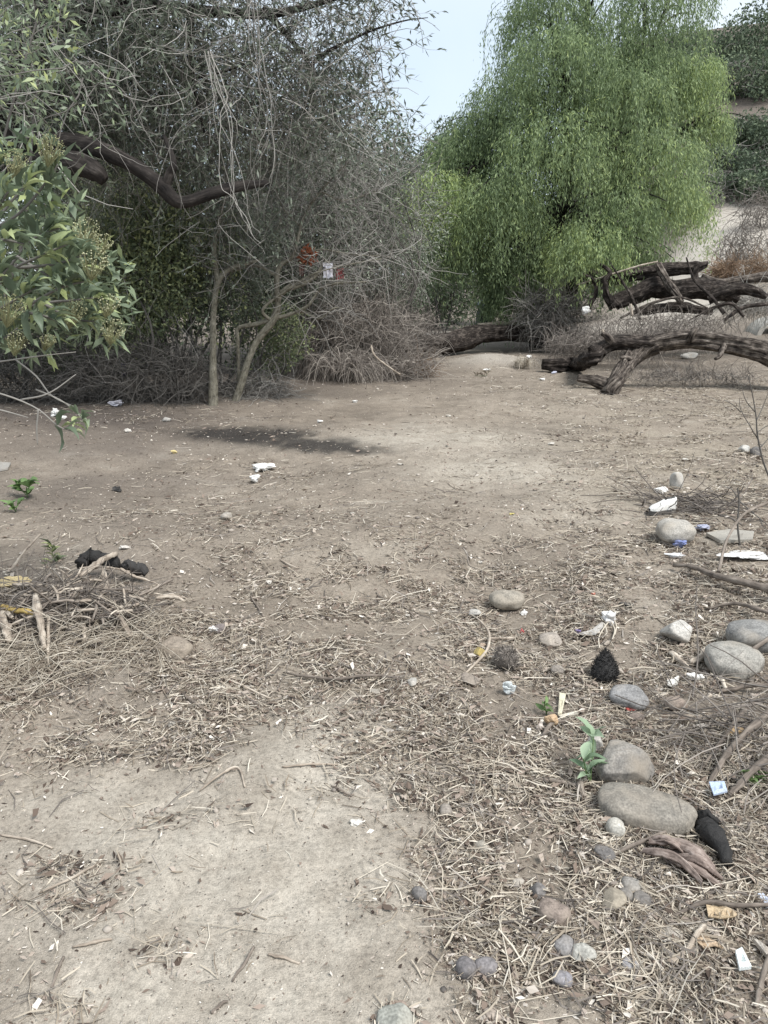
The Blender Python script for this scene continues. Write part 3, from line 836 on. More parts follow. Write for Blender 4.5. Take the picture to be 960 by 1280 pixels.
bush('distant_tree', 'far dark tree showing in the gap of sky beside the pepper tree', 'tree', 512, 225, 30.0, (1.3, 1.0, 2.0), 4500, .16, .07, .40, M_HILLBUSH, 120, None, 1.2, .015, clumps=18, stems=5)
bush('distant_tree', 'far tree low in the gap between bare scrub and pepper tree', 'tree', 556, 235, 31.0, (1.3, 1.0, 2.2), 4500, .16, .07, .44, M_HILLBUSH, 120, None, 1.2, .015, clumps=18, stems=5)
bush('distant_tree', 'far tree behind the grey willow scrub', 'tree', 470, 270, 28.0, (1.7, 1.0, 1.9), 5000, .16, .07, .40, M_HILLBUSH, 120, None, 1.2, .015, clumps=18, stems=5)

# chaparral on the hillside
HB = [(935, 62, 3.0, 'dark round bush on the skyline of the hill at the right edge'), (893, 68, 2.6, 'dark bush on the hill crest just right of the pepper tree'), (968, 45, 3.2, 'bush on the hill crest cut by the right edge'),
      (912, 100, 2.4, 'dark bush just above the bare brown patch of the hill'), (952, 98, 2.6, 'bush above the bare brown patch at the right edge'),
      (905, 165, 1.6, 'green bush below the bare brown patch, against the pepper tree'), (940, 165, 1.7, 'green bush below the bare brown patch at right'), (975, 168, 1.8, 'bush below the bare patch, cut by the right edge'),
      (895, 200, 1.5, 'leafy bush halfway down the slope beside the pepper tree'), (928, 203, 1.5, 'leafy bush halfway down the slope near the right edge'), (964, 208, 1.5, 'leafy bush halfway down the slope at the right edge'),
      (880, 225, 1.3, 'dark bush low on the slope above the dry brush'), (915, 228, 1.2, 'dark bush low on the slope above the trail'), (955, 232, 1.3, 'dark bush low on the slope at the right edge'),
      (858, 52, 2.6, 'hill crest bush showing through the thin top right of the pepper tree'), (825, 62, 2.6, 'hill crest bush behind the upper right branches of the pepper tree'), (870, 95, 2.4, 'hill bush at the outer right fringe of the pepper tree'),
      (835, 130, 2.2, 'hill bush glimpsed through the right half of the pepper tree'), (795, 80, 2.4, 'hill crest bush glimpsed through the upper pepper tree')]
for i, (px, py, r, lab) in enumerate(HB):
    g = G(px, min(py + 22, 262))
    bush('hill_bush', lab, 'bush', px + i, py, g[1], (r, r * .8, r * .66), 2800, .06 * r + .08, .032 * r + .032, .42 + .06 * (i % 3), M_HILLBUSH, 40, None, 1.2, .02, 'bushes on the hillside', 12, base=g, hgt=r * .4, stems=3)
for px, py, r, lab, m in [(925, 330, (1.05, .8, .75), 'mauve leafless brush beside the pale trail at the right edge', M_MAUVE), (950, 285, (1.2, .9, .8), 'tall bare brush on the slope at the right edge', M_MAUVE),
                          (880, 262, (1.5, .9, .7), 'bare grey brush at the top of the pale trail', M_TWIG), (905, 348, (.5, .4, .28), 'low rusty dry brush at the foot of the trail', M_RUST), (950, 350, (.7, .5, .38), 'rusty brown dry brush at the right edge behind the logs', M_RUST)]:
    g = G(px, py)
    bush('dry_brush', lab, 'bush', px, py, g[1], r, 0, .05, .02, .4, M_SHRUB, 420, m, .8, .009, 'dry brush by the hill trail', base=g, hgt=r[2] * .7, stems=4)


# ------------------------------------------------------------------ dead brush on the ground under the trees
def brush(name, label, px, py, Y, r, n, L, rad, mat, up=.2, seed=0, tn=(.2, .8), grav=-.08, wander=.22, cat='brush', group='dead brush under the trees'):
    """a heap of dead twigs; px, py, Y is the middle of its mass"""
    rng = np.random.default_rng(300 + seed)
    c = P(px, py, Y); g = np.array([c[0], c[1], float(hz(c[0], c[1]))])
    mb = MB()
    st = inell(n, rng, c, r); st[:, 2] = np.maximum(st[:, 2], hz(st[:, 0], st[:, 1]) + .01)
    ps = walk(st, rdir(n, rng) + [0, 0, up], L * (.35 + rng.random(n)), 6, wander * 1.15, grav, rng)
    ps[..., 2] = np.maximum(ps[..., 2], hz(ps[..., 0], ps[..., 1]) + .008)
    tubes(mb, ps, rad * (.5 + rng.random(n))[:, None] * np.linspace(1.1, .5, 6), 3, tn[0] + (tn[1] - tn[0]) * rng.random(n))
    return single(name, mb, mat, g, label, cat, group)


def fountain(px, py, r, h, n, label, mat, seed):
    """a dome of dead stems that spring from the middle and arch to the ground"""
    rng = np.random.default_rng(seed)
    g = G(px, py); mb = MB()
    ph = rng.random(n) * 2 * np.pi; rr = r * (.25 + .9 * rng.random(n))
    o = g + np.stack([rng.normal(size=n) * r * .28, rng.normal(size=n) * r * .2 + .1, 0 * ph], 1)
    st = o + np.stack([0 * ph, 0 * ph, h * .5 * rng.random(n)], 1)
    top = o + np.stack([np.cos(ph) * rr * .5, np.sin(ph) * rr * .35, h * (.5 + .9 * rng.random(n))], 1)
    end = o + np.stack([np.cos(ph) * rr, np.sin(ph) * rr * .7, h * .35 * rng.random(n) ** 3], 1)
    u = np.linspace(0, 1, 10)[None, :, None]
    ps = (1 - u) ** 2 * st[:, None] + 2 * u * (1 - u) * (top + (top - o) * .3)[:, None] + u * u * end[:, None]
    ps = ps + np.cumsum(rng.normal(size=ps.shape), 1) * .008
    ps[..., 2] = np.maximum(ps[..., 2], hz(ps[..., 0], ps[..., 1]) + .005)
    tubes(mb, ps, .0048 * (.5 + rng.random(n))[:, None] * np.linspace(1, .6, 10), 3, .35 + .65 * rng.random(n))
    return single('dead_grass_clump', mb, mat, g, label, 'dead plant')


brush('brush_pile', 'mauve leafless brush heap behind the arching dead grass clump', 440, 420, 12.9, (1.05, .5, .62), 2000, .6, .0042, M_MAUVE, .3, 1, (.25, 1.0))
brush('brush_pile', 'purplish dead brush beside the end of the path, left of the black log', 508, 425, 14.4, (.65, .5, .55), 1100, .5, .0044, M_MAUVE, .25, 2, (.15, .75))
brush('brush_pile', 'low dead brush heap right of the arching dead grass clump', 490, 462, 12.7, (.75, .35, .25), 800, .5, .0040, M_MAUVE, .1, 3, (.4, 1.0))
brush('brush_pile', 'grey twig tangle at the foot of the leaning tree', 320, 490, 10.5, (.5, .25, .25), 420, .45, .0036, M_TWIG, .2, 4, (.15, .8))
brush('brush_pile', 'dark twig tangle on the ground left of the slim trunk', 185, 468, 10.1, (.95, .3, .42), 1700, .55, .0034, M_TWIG, .1, 5, (.0, .42))
brush('brush_pile', 'dark dead twigs under the flowering bush at the left edge', 50, 470, 10.3, (1.0, .4, .5), 1300, .6, .0036, M_TWIG, .1, 6, (.0, .45))
brush('brush_pile', 'reddish dead brush trailing onto the path beside the black log end', 522, 462, 13.0, (.35, .3, .16), 300, .35, .0038, M_RUST, .0, 7, (.0, .6))
brush('brush_pile', 'dense dead twigs hanging below the pepper tree beside its trunk', 690, 395, 16.9, (.8, .5, .6), 1200, .6, .0055, M_TWIG, .2, 8, (.1, .8))
brush('brush_pile', 'dry brown brush between the arched log and the log stack', 770, 426, 14.0, (1.3, .6, .14), 800, .42, .0045, M_MAUVE, .2, 9, (.05, .85))
brush('brush_pile', 'grey branchy debris in front of the log stack', 850, 414, 14.0, (.8, .6, .11), 380, .42, .0045, M_MAUVE, .1, 10, (.1, .8))
brush('brush_pile', 'dry stalk tangle left of the arched log end', 715, 434, 14.6, (.55, .35, .20), 420, .4, .004, M_MAUVE, .3, 11, (.1, .9))
brush('brush_pile', 'thin dry stalks under the span of the arched log', 860, 470, 11.9, (1.2, .35, .10), 600, .3, .0034, M_MAUVE, .2, 12, (.4, 1))
brush('brush_pile', 'low dry brush scattered along the foot of the log stack', 830, 402, 15.1, (1.7, .4, .10), 600, .34, .0045, M_MAUVE, .3, 14, (.2, 1.0))
brush('brush_pile', 'dry brush heap at the right edge behind the concrete pipe', 945, 378, 16.2, (.9, .4, .2), 600, .6, .0050, M_TWIG, .1, 13, (.3, 1.0))
fountain(432, 478, .66, .48, 330, 'arching clump of dead tan grass stems below the mauve brush', M_MAUVE, 5)
fountain(655, 462, .22, .22, 90, 'small tan grass tuft on the path beside the arched log end', M_STRAW, 6)
fountain(720, 442, .3, .5, 120, 'yellowish dry grass tuft under the right skirt of the pepper tree', M_STRAW, 7)


# ------------------------------------------------------------------ fallen logs
def logpts(L): return [P(px, py, Y) for px, py, Y in L]


def logs():
    Y = 11.6
    e = G(690, 466); f = G(758, 492)
    t = thing('arched_log', 'long grey fallen log arched over the ground with a forked leg', 'log', G(765, 490))
    part('trunk', limb_mesh(logpts([(800, 432, Y), (815, 430, Y), (850, 424, Y), (890, 426, Y), (925, 432, Y - .1), (960, 441, Y - .2), (1010, 462, Y - .4), (1050, 488, Y - .6)]),
                            [.105, .115, .125, .135, .145, .16, .18, .19], 150, 40, .8, 31), M_LOGGREY, t)
    part('forked_leg', limb_mesh(logpts([(820, 430, Y), (800, 440, Y), (785, 454, Y - .15), (772, 474, f[1] + .1), (760, 494, f[1])]), [.12, .125, .115, .105, .105], 80, 34, .8, 32), M_LOGGREY, t)
    part('dark_branch', limb_mesh(logpts([(815, 430, Y), (785, 426, Y), (765, 428, Y), (750, 436, Y), (738, 448, Y), (720, 455, e[1]), (700, 456, e[1]), (678, 455, e[1])]), [.10, .10, .098, .10, .11, .105, .10, .085], 100, 34, .7, 33), M_LOGDARK, t,
         'blackened curved branch lying at the left end')
    for pts, rad in [([(862, 426, Y - .1), (866, 416, Y - .15), (871, 410, Y - .15)], [.05, .04, .03]), ([(765, 428, Y - .08), (758, 420, Y - .1), (752, 417, Y - .1)], [.05, .04, .025]), ([(790, 450, Y - .2), (781, 447, Y - .3), (776, 448, Y - .32)], [.04, .03, .02]), ([(905, 432, Y - .15), (900, 444, Y - .3), (894, 449, Y - .36)], [.04, .035, .02])]:
        part('branch_stub', limb_mesh(logpts(pts), rad, 14, 12, .6, int(pts[0][0])), M_LOGGREY, t)
    t2 = limb_mesh(logpts([(722, 472, 11.3), (745, 476, 11.25), (770, 484, 11.15)]), [.05, .085, .10], 24, 18, .4, 34)
    single('log_stub', t2, M_LOGGREY, G(745, 484), 'short pale grey log piece lying behind the forked leg of the arched log', 'log')
    # black log across the end of the path
    b = limb_mesh(logpts([(532, 431, 16.0), (550, 430, 16.2), (575, 424, 16.6), (600, 416, 17.0), (635, 415, 17.2), (670, 420, 17.4)]), [.20, .22, .22, .20, .17, .14], 80, 30, .7, 35)
    single('black_log', b, M_LOGDARK, G(580, 432), 'black rotten log lying across the end of the path', 'log')
    s = limb_mesh(logpts([(597, 407, 17.6), (622, 405, 17.7), (645, 404, 17.8)]), [.05, .06, .05], 14, 10, .3, 36)
    single('pale_pole', s, M_DRIFT, G(620, 410), 'short pale pole resting on the black log', 'pole')
    # the stack of logs by the pepper tree
    S = [('stacked_log', [(735, 345, 16.4), (770, 347, 16.4), (800, 341, 16.4), (840, 336, 16.4), (868, 334, 16.4), (884, 331, 16.4)], [.19, .20, .19, .17, .15, .05], M_LOGDARK, 'uppermost dark log of the stack, ending in a jagged stub'),
         ('stacked_log', [(768, 378, 16.0), (795, 367, 16.0), (815, 358, 16.0), (840, 362, 16.0), (870, 361, 16.0), (900, 364, 16.0), (922, 372, 16.0)], [.18, .23, .24, .23, .26, .24, .16], M_LOGDARK, 'thick black log in the middle of the stack'),
         ('stacked_log', [(877, 345, 16.3), (900, 353, 16.2), (930, 349, 16.2), (962, 346, 16.2), (1010, 352, 16.2)], [.08, .10, .12, .15, .17], M_LOGGREY, 'bare grey log reaching right from the stack to the edge'),
         ('stacked_log', [(885, 374, 15.6), (905, 366, 15.5), (925, 362, 15.4), (945, 366, 15.3), (958, 372, 15.2)], [.15, .15, .15, .13, .07], M_LOGDARK, 'short dark log with broken end at the right of the stack'),
         ('leaning_branch', [(822, 330, 15.9), (835, 352, 15.6), (845, 366, 15.4), (852, 378, 15.3)], [.10, .11, .09, .07], M_LOGGREY, 'stout pale branch leaning diagonally over the middle log'),
         ('leaning_pole', [(722, 356, 16.0), (760, 344, 15.9), (800, 332, 15.8), (822, 327, 15.8)], [.018, .022, .025, .02], M_DRIFT, 'thin pale pole leaning from the brush up to the top log'),
         ('stump_branch', [(768, 384, 15.8), (758, 368, 15.8), (756, 352, 15.8), (762, 340, 15.8), (750, 330, 15.8)], [.12, .10, .08, .06, .03], M_LOGDARK, 'black crooked branch standing at the left end of the stack'),
         ('stump_branch', [(735, 385, 15.9), (745, 366, 15.9), (742, 350, 15.9), (728, 342, 15.9)], [.07, .06, .05, .02], M_LOGDARK, 'thin black branch standing left of the log stack beside the pepper tree'),
         ('stacked_log', [(885, 328, 16.2), (872, 333, 16.2), (868, 345, 16.2), (874, 356, 16.1), (895, 350, 16.0)], [.05, .09, .10, .10, .04], M_LOGDARK, 'knotted black root end at the top of the stack'),
         ('stacked_log', [(790, 392, 15.6), (840, 384, 15.6), (890, 390, 15.6)], [.09, .13, .08], M_LOGDARK, 'half buried dark log below the middle log of the stack'),
         ('standing_stake', [(790, 395, 15.1), (788, 380, 15.1)], [.045, .04], M_DRIFT, 'short pale stake standing before the log stack'),
         ('standing_stake', [(756, 442, 13.2), (757, 425, 13.2), (753, 412, 13.2)], [.035, .03, .025], M_DRIFT, 'pale broken stake standing in the brush behind the arched log')]
    S += [('leaning_branch', [(905, 392, 15.0), (890, 372, 15.2), (868, 350, 15.6), (858, 322, 16.0)], [.05, .045, .04, .02], M_LOGDARK, 'crooked dark branch crossing the right half of the stack'),
          ('leaning_branch', [(775, 398, 15.4), (812, 380, 15.4), (850, 372, 15.3), (885, 385, 15.1)], [.03, .04, .035, .02], M_LOGGREY, 'thin grey branch lying along the front of the stack'),
          ('leaning_branch', [(930, 396, 14.8), (915, 380, 14.9), (893, 384, 15.0), (862, 400, 14.9)], [.04, .045, .04, .02], M_LOGDARK, 'bowed dark branch in front of the short broken log'),
          ('leaning_branch', [(800, 400, 15.1), (790, 372, 15.3), (778, 352, 15.6), (758, 322, 16.0)], [.035, .04, .03, .015], M_LOGDARK, 'slender dark branch rising before the left end of the stack'),
          ('leaning_branch', [(962, 380, 15.2), (930, 384, 15.1), (905, 400, 14.9)], [.05, .06, .04], M_LOGDARK, 'low dark branch under the bare grey log at the right edge')]
    for nm, pts, rad, m, lab in S:
        q = logpts(pts); rad = [x * .7 for x in rad]
        mb = limb_mesh(q, rad, 80 if rad[0] > .06 else 30, 30 if rad[0] > .06 else 10, .8 if rad[0] > .06 else .35, int(pts[0][0]))
        c = np.mean(q, 0); loc = np.array([c[0], c[1], hz(c[0], c[1])])
        single(nm, mb, m, loc, lab, 'log' if 'log' in nm else 'branch', 'stack of dead logs')


logs()


def concrete_piece():
    g = G(952, 418)
    b = G(952, 422)
    mb = MB()
    # a broken length of wide concrete channel lying on its side
    n = 18
    th = np.linspace(.25 * np.pi, 1.12 * np.pi, n)
    c = np.array([b[0] + .62, b[1] + .3, b[2] - .05])
    prof = []
    for R in (.62, .50):
        for dy in (0, .75):
            prof.append(np.stack([c[0] + R * np.cos(th), np.full(n, c[1] + dy), c[2] + R * .85 * np.sin(th)], 1))
    v = np.concatenate(prof)
    q = []
    for i in range(n - 1):
        o0, o1, i0, i1 = i, n + i, 2 * n + i, 3 * n + i
        q += [(o0, o0 + 1, o1 + 1, o1), (i0, i1, i1 + 1, i0 + 1), (o0, i0, i0 + 1, o0 + 1), (o1, o1 + 1, i1 + 1, i1)]
    q += [(0, n, 3 * n, 2 * n), (n - 1, 3 * n - 1, 4 * n - 1, 2 * n - 1)]
    mb.add(v, q)
    o = single('concrete_pipe', mb, M_CONCRETE, (b[0] + .3, b[1] + .4, b[2]), 'broken pale concrete pipe half buried at the right edge behind the arched log', 'pipe', smooth=False)
    o.color = (.40, .385, .35, 1)


concrete_piece()


# ------------------------------------------------------------------ stones
def ico(sub):
    import bmesh
    bm = bmesh.new(); bmesh.ops.create_icosphere(bm, subdivisions=sub, radius=1)
    v = np.array([x.co[:] for x in bm.verts]); f = np.array([[x.index for x in p.verts] for p in bm.faces]); bm.free()
    return v, f


ICO3, ICO4, ICO5, ICO1 = ico(3), ico(4), ico(5), ico(1)


def stone(px, py, w, h, color, label, rot=0.0, seed=0, flat=.62, angular=.0, sink=.22, name='stone', group=None, cat='stone', tilt=0.0):
    rng = np.random.default_rng(seed + 900)
    g = G(px, py + h * .28)
    d = float(np.linalg.norm(g - [0, 0, EYE])); al = math.asin((EYE - g[2]) / d)
    a = w * d / F / 2
    b = (h * d / F / 2) / math.sqrt(math.sin(al) ** 2 + (flat * math.cos(al)) ** 2)
    b = min(b, a * 1.3)
    c = b * flat
    v, f = ICO5 if w > 60 else (ICO4 if w > 22 else ICO3)
    v = v.copy()
    ex = 2.5
    nn = (np.abs(v) ** ex).sum(1) ** (-1 / ex)
    v = v * nn[:, None]
    o = rng.random(3) * 50
    dsp = .30 * (vn3(v[:, 0] * 1.1 + o[0], v[:, 1] * 1.1 + o[1], v[:, 2] * 1.1 + o[2], 4) - .5) + .10 * (vn3(v[:, 0] * 2.7 + o[1], v[:, 1] * 2.7, v[:, 2] * 2.7 + o[0], 5) - .5)
    dsp += (.012 + .03 * angular) * (vn3(v[:, 0] * 11 + o[1], v[:, 1] * 11, v[:, 2] * 11 + o[0], 6) - .5)
    v = v * (1 + dsp)[:, None]
    if angular:
        for _ in range(int(7 * angular) + 4):
            n = unit(rng.normal(size=3) + [0, 0, .2]); k = .62 + .2 * rng.random()
            ex_ = v @ n - k
            v = v - np.where(ex_ > 0, ex_ * .9, 0)[:, None] * n
    v = v * [a, b, c]
    ca, sa = math.cos(rot), math.sin(rot)
    ct, st = math.cos(tilt), math.sin(tilt)
    v = v @ np.array([[ct, 0, st], [0, 1, 0], [-st, 0, ct]]).T
    v = v @ np.array([[ca, sa, 0], [-sa, ca, 0], [0, 0, 1]])
    zmin = v[:, 2].min()
    loc = np.array([g[0], g[1], float(hz(g[0], g[1]))])
    v[:, 2] -= zmin * (1 - min(sink + (.10 if w > 40 else .02), .6))
    ob = single(name, MB().add(v + loc, None, f), M_STONE, loc, label, cat, group)
    ob.color = (*color, 1)
    STONES.append((loc[0], loc[1], max(a, b)))
    return ob


STONES = []
GR, TN, DK, PL, BR = (.25, .235, .215), (.30, .27, .225), (.155, .145, .138), (.43, .41, .375), (.24, .195, .165)
SG = [
    (777, 955, 66, 52, GR, 'blunt grey boulder with a faint ridge, beside the silvery green weed', .3, 1, .7, .6, .2),
    (808, 1010, 104, 46, (.235, .215, .185), 'long smooth grey boulder touching the one with the weed', -.40, 2, .55, 0, .2),
    (916, 825, 66, 40, (.30, .285, .255), 'smooth egg shaped pale grey boulder near the right edge', -.1, 3, .62, 0, .18),
    (945, 797, 64, 34, (.22, .215, .205), 'grey boulder behind the egg shaped one, cut by the right edge', .1, 4, .6, 0, .2),
    (785, 873, 44, 28, (.25, .245, .24), 'oval bluish grey stone just below the black hairy seed head', -.25, 5, .62, 0, .15),
    (633, 752, 40, 24, TN, 'lone tan loaf shaped stone on the bare dirt right of centre', -.08, 6, .6, 0, .1),
    (843, 667, 46, 29, (.40, .375, .335), 'rounded whitish stone with a blue wrapper against it', -.05, 7, .68, 0, .12),
    (846, 792, 34, 30, PL, 'rough whitish angular stone above the crossed pale sticks', .2, 8, .8, .8, .1),
    (769, 1039, 20, 21, (.47, .45, .40), 'small round pale pebble like a ball, below the long boulder', 0, 9, .95, 0, .08),
    (755, 1068, 20, 19, DK, 'small dark stone just below the round pale pebble', .5, 10, .7, .4, .2),
    (693, 1141, 27, 31, BR, 'upright brownish oval stone right of centre near the bottom', .9, 11, .6, 0, .15),
    (768, 1127, 27, 25, (.31, .275, .215), 'yellowish tan stone left of the three clustered grey pebbles', -.5, 12, .65, .2, .15),
    (790, 1108, 22, 18, GR, 'uppermost pebble of the small grey cluster', 0, 13, .65, 0, .2),
    (802, 1125, 20, 17, DK, 'right pebble of the small grey cluster', -.3, 14, .7, 0, .2),
    (782, 1120, 17, 15, (.2, .19, .18), 'lowest pebble of the small grey cluster', .3, 15, .7, 0, .25),
    (706, 1185, 23, 21, (.22, .21, .205), 'bluish grey pebble touching a paler one near the bottom', .6, 16, .65, 0, .15),
    (727, 1192, 27, 23, (.36, .35, .315), 'pale stone touching the bluish grey pebble near the bottom', -.2, 17, .7, .4, .15),
    (702, 1224, 17, 20, (.26, .25, .265), 'small upright lilac grey pebble near the bottom', 1.3, 18, .65, 0, .12),
    (583, 1212, 22, 21, (.14, .13, .13), 'dark pebble of the touching pair at the bottom', 0, 19, .75, 0, .18),
    (607, 1209, 25, 20, (.20, .185, .185), 'purplish pebble of the touching pair at the bottom', .1, 20, .75, 0, .18),
    (524, 1118, 15, 17, DK, 'single small dark pebble on the edge of the bare dirt', .8, 21, .8, 0, .2),
    (844, 882, 24, 15, (.30, .24, .20), 'small pinkish brown oval stone below the crumpled white scrap', -.05, 22, .7, 0, .12),
    (795, 898, 18, 12, BR, 'small brown stone below the bluish grey oval one', -.2, 23, .7, 0, .25),
    (834, 1168, 32, 17, (.30, .27, .235), 'flat tan stone among straw below the dead bark', -.1, 24, .55, .4, .2),
    (787, 1207, 20, 15, (.27, .265, .275), 'flat bluish pebble at bottom right', -.3, 25, .55, .4, .15),
    (498, 1270, 46, 34, (.30, .30, .265), 'pale flat stone bedded in the dirt at the bottom edge', .1, 26, .45, .5, .55),
    (688, 799, 26, 17, (.33, .29, .25), 'pale pinkish stone bedded in litter above the pinkish fruit peel', 0, 27, .5, .3, .35),
    (588, 850, 24, 17, (.26, .22, .185), 'brown stone bedded beside the curved twig and yellow fruit', .2, 28, .55, .3, .3),
    (696, 838, 16, 13, (.26, .23, .20), 'small round stone right of the brown husk', 0, 29, .7, 0, .3),
    (283, 647, 15, 10, (.33, .30, .26), 'small pale stone alone on the dirt left of centre', -.1, 30, .65, .2, .1),
    (594, 767, 17, 10, PL, 'small flat whitish stone left of the tan loaf shaped stone', .1, 31, .5, .5, .2),
    (600, 1057, 20, 17, (.30, .28, .24), 'pale stone half sunk in straw above the bottom pair', .2, 32, .5, .4, .5),
    (672, 1114, 17, 17, DK, 'small dark angular stone left of the upright brown one', .5, 33, .8, .6, .15),
    (557, 1013, 15, 15, (.26, .23, .20), 'small round pebble sunk in straw left of the boulders', 0, 34, .7, 0, .3),
    (627, 1148, 14, 14, (.32, .29, .25), 'small tan pebble between straw heaps at the bottom centre', 0, 35, .6, .3, .3),
    (614, 1266, 24, 15, (.33, .28, .235), 'pinkish tan stone at the very bottom below the touching pair', 0, 36, .55, .3, .3),
    (660, 1200, 18, 15, (.28, .26, .22), 'small stone bedded in dirt right of the touching pair', 0, 37, .5, .4, .4),
    (672, 1233, 18, 14, (.31, .28, .235), 'flat tan pebble below and right of the touching pair', 0, 38, .5, .2, .35),
    (565, 1099, 15, 12, (.25, .22, .19), 'small brown pebble right of the single dark one', 0, 39, .6, .2, .3),
    (648, 1104, 15, 13, (.35, .32, .28), 'small pale pebble between the dark angular stone and straw', 0, 40, .6, .3, .35),
    (772, 1233, 14, 12, GR, 'tiny grey pebble on dirt at bottom right below the flat bluish one', 0, 41, .6, 0, .3),
    (208, 525, 12, 6, PL, 'small white stone on dark soil right of the slim trunk foot', 0, 42, .5, .3, .2),
    (845, 606, 16, 20, (.56, .55, .52), 'upright white stone behind the white shoe', .2, 44, 1.2, .7, .1),
    (657, 445, 0, 0, PL, '', 0, 0, 0, 0, 0),
    (860, 446, 20, 8, (.55, .53, .49), 'flat white stone under the span of the arched log', 0, 45, .5, .3, .15),
    (930, 563, 13, 9, (.54, .53, .50), 'small white stone among debris at the right below the bare sapling', 0, 46, .8, .4, .15),
    (945, 566, 14, 13, DK, 'dark stone beside the small white one at the right', 0, 47, .8, .3, .2),
    (215, 808, 46, 26, (.28, .235, .19), 'brown clod of earth bedded in straw by the driftwood sticks', -.5, 48, .5, .3, .45),
    (745, 930, 20, 22, PL, 'small white angular stone leaning behind the ridged boulder', .2, 49, 1.0, .9, .1),
    (275, 786, 15, 12, (.2, .17, .16), 'small purplish stone left of centre near the white scrap', 0, 50, .6, .1, .25),
    (468, 865, 13, 9, (.31, .28, .24), 'small pebble below the long dark twig', 0, 51, .6, .1, .3),
    (516, 853, 13, 12, PL, 'small white pebble at the right end of the long dark twig', 0, 52, .7, .3, .2),
]
for s in SG:
    if s[2]: stone(s[0], s[1], s[2], s[3], s[4], s[5], s[6], s[7], s[8], s[9], s[10])


# ------------------------------------------------------------------ sticks and driftwood
def stick(name, pts, r, mat, label, cat='stick', n=22, k=8, rough=.3, group=None, tint=.5):
    """pts: photograph x, y and height of the axis above the ground"""
    q = []
    for px, py, dz in pts:
        g = G(px, py); q.append(g + np.array([0, 0, dz]))
    q = np.array(q)
    rg = np.random.default_rng(int(pts[0][0] * 7 + pts[0][1] * 3)); sp = spline(q, n)
    rad = interp(r, n) * (1 + .12 * rg.normal(size=n))
    sp = sp + (fbm(np.linspace(0, 4, n)[:, None] + np.arange(3) * 9.7, 0 * sp + rg.random() * 50, 3, 2) - .5) * rad.mean() * 1.6
    sp[:, 2] = np.maximum(sp[:, 2], hz(sp[:, 0], sp[:, 1]) + rad * .6)
    mb = tubes(MB(), sp, rad, k, tint, True, rough, int(abs(pts[0][0] * 3 + pts[0][1])))
    c = sp.mean(0)
    return single(name, mb, mat, (c[0], c[1], hz(c[0], c[1])), label, cat, group)


def pole3(name, pts, r, mat, label, cat='branch', n=24, k=7, rough=.25, group=None, tint=.5):
    """branch through free air: photograph x, y and distance"""
    q = logpts(pts); sp = spline(q, n)
    mb = tubes(MB(), sp, interp(r, n), k, tint, True, rough, int(pts[0][0] + pts[0][1]))
    c = q[int(np.argmin([p[2] for p in q]))]
    return single(name, mb, mat, (c[0], c[1], hz(c[0], c[1])), label, cat, group)


stick('driftwood', [(105, 757, 0.155), (125, 742, 0.165), (150, 726, 0.155)], [0.0149, 0.0166, 0.0132], M_DRIFT, 'pale grey driftwood stick propped up to the right over the twig heap', rough=.4)
stick('driftwood', [(132, 745, 0.135), (143, 775, 0.085), (163, 808, 0.055)], [0.0132, 0.0182, 0.0116], M_DRIFT, 'knobbly pale stick sloping down right out of the twig heap', rough=.6)
stick('driftwood', [(51, 778, 0.135), (53, 800, 0.105), (58, 828, 0.065)], [0.0132, 0.0182, 0.0099], M_DRIFT, 'upright peeling driftwood piece in front of the yellow cane', rough=.6)
stick('driftwood', [(64, 790, 0.095), (63, 818, 0.065), (62, 845, 0.050)], [0.0083, 0.0083, 0.0033], M_DRIFT, 'thin splintered stick beside the upright driftwood piece', rough=.5)
stick('driftwood', [(20, 762, 0.135), (42, 764, 0.135), (64, 762, 0.125)], [0.0083, 0.0149, 0.0099], M_DRIFT, 'short pale driftwood piece lying below the yellow foam chunk', rough=.4)
stick('driftwood', [(16, 732, 0.085), (36, 716, 0.135), (56, 699, 0.155)], [0.0058, 0.0066, 0.0050], M_DRIFT, 'straight pale stick slanting up behind the yellow foam chunk', rough=.2)
stick('driftwood', [(88, 750, 0.115), (96, 766, 0.095), (102, 780, 0.065)], [0.0124, 0.0124, 0.0083], M_DRIFT, 'short curved bark stick in the middle of the twig heap', rough=.5)
stick('driftwood', [(102, 782, 0.065), (106, 800, 0.055), (106, 816, 0.045)], [0.0083, 0.0099, 0.0050], M_DRIFT, 'small pale stick pointing down below the twig heap', rough=.4)
stick('driftwood', [(102, 731, 0.095), (135, 732, 0.105), (165, 733, 0.085)], [0.0050, 0.0058, 0.0041], M_DRIFT, 'thin straight stick lying below the charred wood', rough=.2)
stick('driftwood', [(152, 732, 0.095), (178, 738, 0.065), (198, 742, 0.050)], [0.0083, 0.0083, 0.0050], M_DRIFT, 'pale stick reaching right from under the charred wood', rough=.3)
stick('driftwood', [(150, 745, 0.065), (170, 755, 0.055), (190, 762, 0.050)], [0.0083, 0.0107, 0.0083], M_DRIFT, 'split pale slat lying right of the knobbly stick', rough=.4)
stick('driftwood', [(195, 758, 0.045), (215, 758, 0.055), (233, 763, 0.045)], [0.0083, 0.0141, 0.0050], M_DRIFT, 'bone shaped pale wood piece right of the twig heap', rough=.6)
stick('yellow_cane', [(6, 785, 0.105), (28, 790, 0.105), (50, 794, 0.095)], [0.0126, 0.0126, 0.0121], M_BAMBOO, 'yellow cane lying behind the upright driftwood at the left edge', 'cane', rough=.04)
stick('driftwood', [(4, 786, 0.075), (10, 800, 0.065), (16, 814, 0.055)], [0.0182, 0.0207, 0.0149], M_DRIFT, 'grey wood lump at the left edge below the yellow cane', rough=.6)
